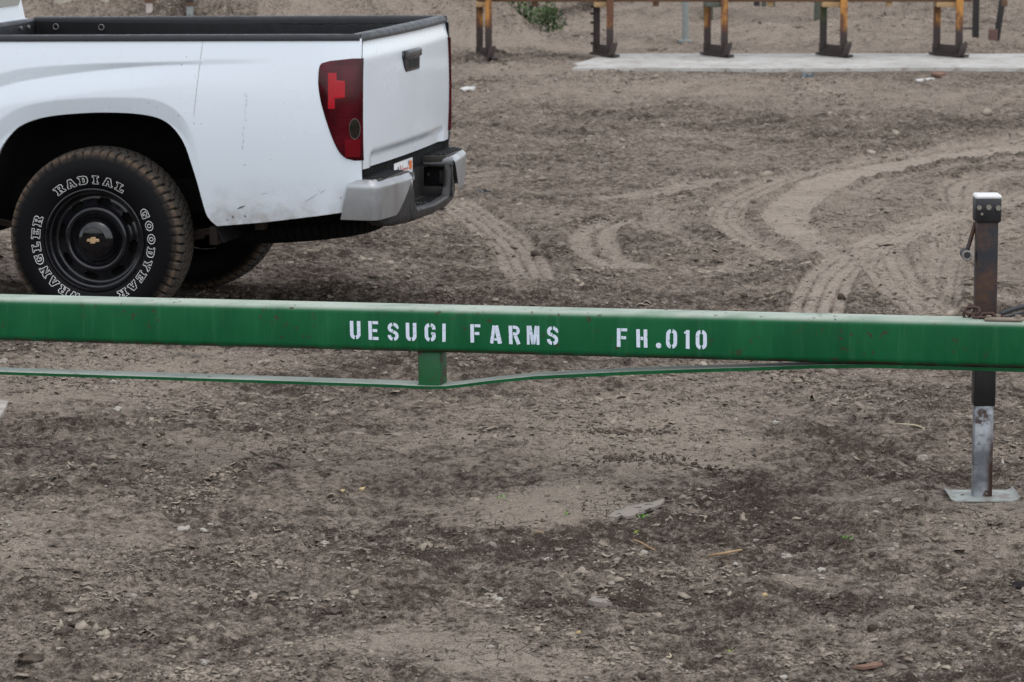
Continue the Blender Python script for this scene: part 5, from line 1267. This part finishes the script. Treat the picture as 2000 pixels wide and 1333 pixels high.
# ---------------------------------------------------------------- litter, stones and sticks (surveyed one by one)
def on_ground(px, py):
    p = G(px, py)
    for _ in range(3): z = HZ(p[0], p[1]); p = G(px, py, z)
    return Vector((p[0], p[1], HZ(p[0], p[1])))
def stone(px, py, wpx, mat, label, flat=0.62, name='stone', cat='stone', seed=None, ang=0.25):
    p = on_ground(px, py); s = wpx * math.hypot(p.y, CAM_H) / FPX / 2
    B, Fc = ico(3); r_ = np.random.default_rng(int(px * 7 + py))
    o3 = r_.random(3) * 50
    d = 1 + 0.55 * perlin(B[:, 0] * 1.1 + o3[0], B[:, 1] * 1.1 + B[:, 2] * 0.7 + o3[1], 5) + ang * perlin(B[:, 0] * 2.6 + o3[2], B[:, 2] * 2.6 + B[:, 1] + o3[0], 9)
    for _ in range(5):                                    # knock flat facets into it
        n = r_.normal(size=3); n /= np.linalg.norm(n); q = (B * d[:, None]) @ n; lim = r_.uniform(0.72, 0.95); d = np.where(q > lim, d * lim / np.maximum(q, 1e-6), d)
    V = B * d[:, None] * np.array([s, s * r_.uniform(.7, 1.0), s * flat]); V[:, 2] += s * flat * 0.45
    me = pyd(name, V, Fc, True); me.set_sharp_from_angle(angle=math.radians(40)); o = obj(name, me, mat, None, p); tag(o, label, cat, name + 's lying on the dirt' if name in ('stone', 'dirt_clod') else None); return o
S, SW, SY = M_STONE, M_STONE_W, M_STONE_Y
for a in [(1515, 829, 13, SW, 'small pale pebble in mid yard, right of the cracked crust patch'), (1800, 897, 24, S, 'grey brown stone up left of the jack foot, nearest the jack leg'),
          (1365, 877, 17, S, 'flat grey stone on the cracked pale crust'), (1752, 980, 21, S, 'grey stone left of the jack foot plate, about level with it'),
          (1692, 1000, 14, S, 'upper left stone of the pair left of the jack foot'), (1711, 1010, 16, S, 'lower right stone of the pair left of the jack foot'),
          (1475, 1043, 13, S, 'upper pebble of two close together right of the broken board'), (1477, 1058, 15, S, 'lower pebble of two close together right of the broken board'),
          (1750, 1068, 17, S, 'larger stone of the two right of the dark twig'), (1740, 1076, 13, S, 'smaller stone of the two right of the dark twig'),
          (1535, 1091, 24, S, 'rounded grey stone right of the orange stick, the largest pebble nearby'), (1436, 1102, 13, SW, 'round white pebble just under the orange stick'),
          (1604, 1116, 15, SW, 'upper pale stone of the pair beside the shallow rut'), (1605, 1131, 18, S, 'lower stone of the pair beside the shallow rut'),
          (1494, 1152, 12, SY, 'small yellowish pebble below the shallow rut'), (1257, 1084, 18, SW, 'pale stone lying against the brown stick'),
          (1130, 1236, 12, SY, 'small yellow pebble at lower centre below the pale shard'), (1300, 1296, 18, S, 'stone just below the bent twig near the bottom edge'),
          (1531, 1309, 16, SW, 'pale pebble near the bottom edge right of the bent twig'), (1992, 1230, 22, S, 'brown stone cut by the right edge of the picture'),
          (360, 1036, 20, SW, 'leftmost of three white pebbles in the left foreground'), (398, 1039, 18, SW, 'middle of three white pebbles in the left foreground'),
          (411, 1026, 11, SW, 'smallest and rearmost of three white pebbles in the left foreground'), (632, 1064, 20, S, 'lone pale stone at centre left in the foreground'),
          (400, 1304, 20, SW, 'white stone near the bottom edge in the left foreground'), (975, 1176, 19, SW, 'pale stone at centre left of the flat pale shard'),
          (1071, 1089, 21, SW, 'pale bluish stone below the leftmost green scrap'), (12, 925, 16, S, 'grey stone by the left edge below the pale plank'), (15, 1024, 18, S, 'dark grey stone by the left edge in the foreground'),
          (228, 803, 18, SW, 'pale stone below the truss bar at far left'), (222, 749, 15, SW, 'white pebble just below the green truss bar at left'), (288, 800, 12, S, 'small pebble right of the pale stone below the truss bar'),
          (7, 711, 20, S, 'brown stone at the left edge between beam and truss bar'), (1193, 1158, 18, S, 'buff stone above the flat pale shard'), (1194, 1128, 13, SW, 'small pale stone left of the buff stone above the shard'),
          (670, 960, 10, SY, 'small yellow pebble in the dark soil at centre left'), (1700, 798, 12, S, 'small grey pebble below the beam left of the jack')]:
    stone(*a)
K = M_CLOD
for a in [(650, 1194, 30, K, 'pointed dark clod at lower centre left'), (146, 1224, 24, K, 'dark clod at upper left of the clod group bottom left'), (126, 1232, 30, K, 'broad clod beside the dark upper one, bottom left'),
          (123, 1278, 26, K, 'tall dark clod at bottom left between the broad clods'), (60, 1297, 48, K, 'largest dark clod in the bottom left corner'), (256, 1243, 24, K, 'dark clod right of the clod group at bottom left'),
          (320, 1257, 26, K, 'flat dark clod farthest right of those at bottom left'), (890, 1132, 28, K, 'low dark clod at centre bottom'), (466, 920, 28, K, 'dark clod on the broken crust ridge at left'), (415, 820, 16, K, 'small dark clod in mid yard at left below the truss bar')]:
    stone(*a, flat=0.6, name='dirt_clod', cat='clod', ang=0.5)
def stick(a, b, r, mat, label, bend=0.0, name='stick', kink=0.0):
    A = on_ground(*a); B = on_ground(*b); d = B - A; side_ = Vector((-d.y, d.x, 0)).normalized(); n = 9; P = []
    for k in range(n):
        t = k / (n - 1); P.append(d * t + side_ * (bend * math.sin(PI * t) + 0.0025 * math.sin(7 * t + a[0])) + Vector((0, 0, kink * max(0, t - 0.55) + r * 0.9 + 0.004)))
    V, Fc = tube_data(P, [r * (1 - 0.4 * abs(2 * k / (n - 1) - 1)) for k in range(n)], 7)
    o = obj(name, pyd(name, V, Fc, True), mat, None, A); tag(o, label, 'stick')
stick((1384, 1091), (1450, 1087), 0.0042, M_STICK, 'long orange brown stick lying crosswise in the foreground')
stick((1237, 1062), (1279, 1083), 0.0034, M_STICK, 'brown stick lying aslant below the lime green scrap')
stick((1299, 1288), (1306, 1275), 0.0030, M_STRAW, 'bent pale twig near the bottom edge', -0.012, kink=0.02)
stick((1752, 823), (1806, 841), 0.0034, M_STRAW, 'thin bleached straw below the beam left of the jack', 0.02)
stick((1618, 1070), (1643, 1066), 0.0055, M_BARK, 'short dark twig beside the green leaf scrap')
stick((1043, 1055), (1062, 1055.5), 0.0025, M_STICK, 'tiny brown stick left of the broken board in the foreground')
def slab_piece(name, outline, th, mat, label, cat, lift=0.0, tilt=0.0):
    """a thin broken piece; outline given by its surveyed corner points on the ground"""
    zc = sum(on_ground(*q).z for q in outline) / len(outline); P = [Vector(G(*q, zc)) for q in outline]; c = sum(P, Vector()) / len(P)
    c.z = zc + lift
    bm = bmesh.new(); n = len(P)
    t = [bm.verts.new((p.x - c.x, p.y - c.y, th + tilt * (p.x - c.x) + random.uniform(-.0015, .0015))) for p in P]; b = [bm.verts.new((v.co.x, v.co.y, v.co.z - th)) for v in t]
    bm.faces.new(t); bm.faces.new(b[::-1])
    for i in range(n): bm.faces.new((t[i], b[i], b[(i + 1) % n], t[(i + 1) % n]))
    o = obj(name, from_bm(name, bm), mat, None, c); tag(o, label, cat); return o
slab_piece('broken_board', [(1187, 1016), (1200, 1007), (1222, 999), (1250, 993), (1280, 988), (1294, 985), (1299, 988), (1290, 996), (1270, 1004), (1248, 1011), (1236, 1017), (1222, 1019), (1213, 1015), (1204, 1019)], 0.008, M_CARD, 'broken grey board lying on the cracked crust in the foreground', 'board', 0.006, 0.02)
slab_piece('stone_shard', [(1149, 1183), (1158, 1176), (1173, 1176), (1186, 1181), (1196, 1189), (1180, 1189), (1160, 1187)], 0.012, M_CARD, 'flat pale shard beside the dark loose soil at lower centre', 'stone', 0.004)
slab_piece('brick_shard', [(1666, 1307), (1690, 1302), (1715, 1298), (1732, 1295), (1732, 1302), (1710, 1305), (1685, 1308)], 0.007, M_BRICK, 'flat orange brick shard near the bottom right', 'brick')
slab_piece('wooden_plank', [(-70, 838), (-70, 797), (2, 796), (16, 797), (10, 812), (2, 826), (-3, 838)], 0.022, M_PLANK, 'end of a bleached plank at the left edge', 'plank', 0.004)
slab_piece('tile_shard', [(1957, 912), (1956, 904), (1959, 902), (1961, 909), (1962, 914)], 0.010, M_STONE_W, 'small white shard right of the jack leg', 'shard')
slab_piece('bark_piece', [(1972, 1153), (1982, 1147), (2000, 1146), (2012, 1150), (2005, 1158), (1985, 1158)], 0.016, M_BLACKBIT, 'black scrap at the right edge in the foreground', 'scrap')
slab_piece('bark_chip', [(1694, 1232), (1704, 1229), (1715, 1230), (1713, 1235), (1700, 1236)], 0.012, M_BARK, 'dark flat bark chip in the right foreground', 'bark')
slab_piece('plastic_scrap', [(537, 723), (548, 719), (558, 721), (550, 725)], 0.004, M_PINK, 'small pink plastic scrap below the beam at left', 'scrap')
slab_piece('white_scrap', [(701, 957), (707, 954), (714, 955), (708, 959)], 0.006, M_STONE_Y, 'small yellowish chip beside the yellow pebble at centre left', 'chip')
slab_piece('pale_board', [(1788, 158), (1820, 155), (1826, 157), (1792, 161)], 0.012, M_WHITEBIT, 'white strip of board lying in front of the slab at right', 'board')
slab_piece('rusty_scrap', [(1818, 148), (1832, 145), (1848, 147), (1836, 151)], 0.02, M_BRICK, 'rusty scrap lying in front of the slab at right', 'scrap')
slab_piece('pale_chunk', [(898, 176), (915, 172), (930, 173), (926, 178), (905, 179)], 0.015, M_WHITEBIT, 'pale flat chunk right of the tailgate', 'stone')
slab_piece('pale_slab_piece', [(1356, 168), (1372, 165), (1386, 167), (1374, 171)], 0.012, M_WHITEBIT, 'pale flat piece in front of the slab near its middle', 'stone')
def crumple(px, py, wpx, n, mat, name, label, cat, lift=0.6):
    p = on_ground(px, py); s = wpx * p.y / FPX / 2; V = []; Fc = []; r_ = random.Random(int(px + py))
    for k in range(n):
        c = Vector((r_.gauss(0, .45) * s, r_.gauss(0, .45) * s, abs(r_.gauss(0.5, .35)) * s * lift + 0.004)); d = Vector((r_.gauss(0, 1), r_.gauss(0, 1), r_.gauss(0, .6))).normalized(); q = d.cross(Vector((r_.gauss(0, 1), r_.gauss(0, 1), 1))).normalized(); L = s * r_.uniform(.35, .8); b = len(V)
        up = d.cross(q) * L * 0.25
        V += [c - d * L * .5, c + q * L * .35 + up, c + d * L * .5, c - q * L * .35 + up, c + up * 0.2]; Fc += [(b, b + 1, b + 4), (b + 1, b + 2, b + 4), (b + 2, b + 3, b + 4), (b + 3, b, b + 4)]
    o = obj(name, pyd(name, V, Fc), mat, None, p); tag(o, label, cat)
crumple(978, 979, 15, 14, M_LEAF, 'leaf_scrap', 'green leaf scrap on the pale crust at centre', 'leaf')
crumple(1107, 1007, 14, 14, M_LEAF, 'leaf_scrap', 'green leaf scrap left of the broken board', 'leaf')
crumple(1257, 1015, 26, 30, M_LEAF, 'leaf_scrap', 'largest green leaf scrap, in front of the broken board', 'leaf')
crumple(1243, 1043, 14, 12, M_LIME, 'leaf_scrap', 'lime green scrap just below the broken board', 'leaf')
crumple(1651, 1063, 19, 16, M_LEAF, 'leaf_scrap', 'green leaf scrap beside the short dark twig', 'leaf')
crumple(1425, 1276, 14, 12, M_LIME, 'leaf_scrap', 'bright green scrap near the bottom edge', 'leaf')
crumple(948, 382, 24, 14, M_NAVY, 'plastic_scrap', 'crumpled navy scrap on the dirt right of the bumper', 'scrap')
crumple(1577, 153, 30, 10, M_SKYBLUE, 'plastic_scrap', 'pale blue plastic scrap in front of the slab, the right one of two', 'scrap', 0.3)
crumple(1557, 167, 20, 8, M_SKYBLUE, 'plastic_scrap', 'pale blue plastic scrap in front of the slab, the left one of two', 'scrap', 0.3)
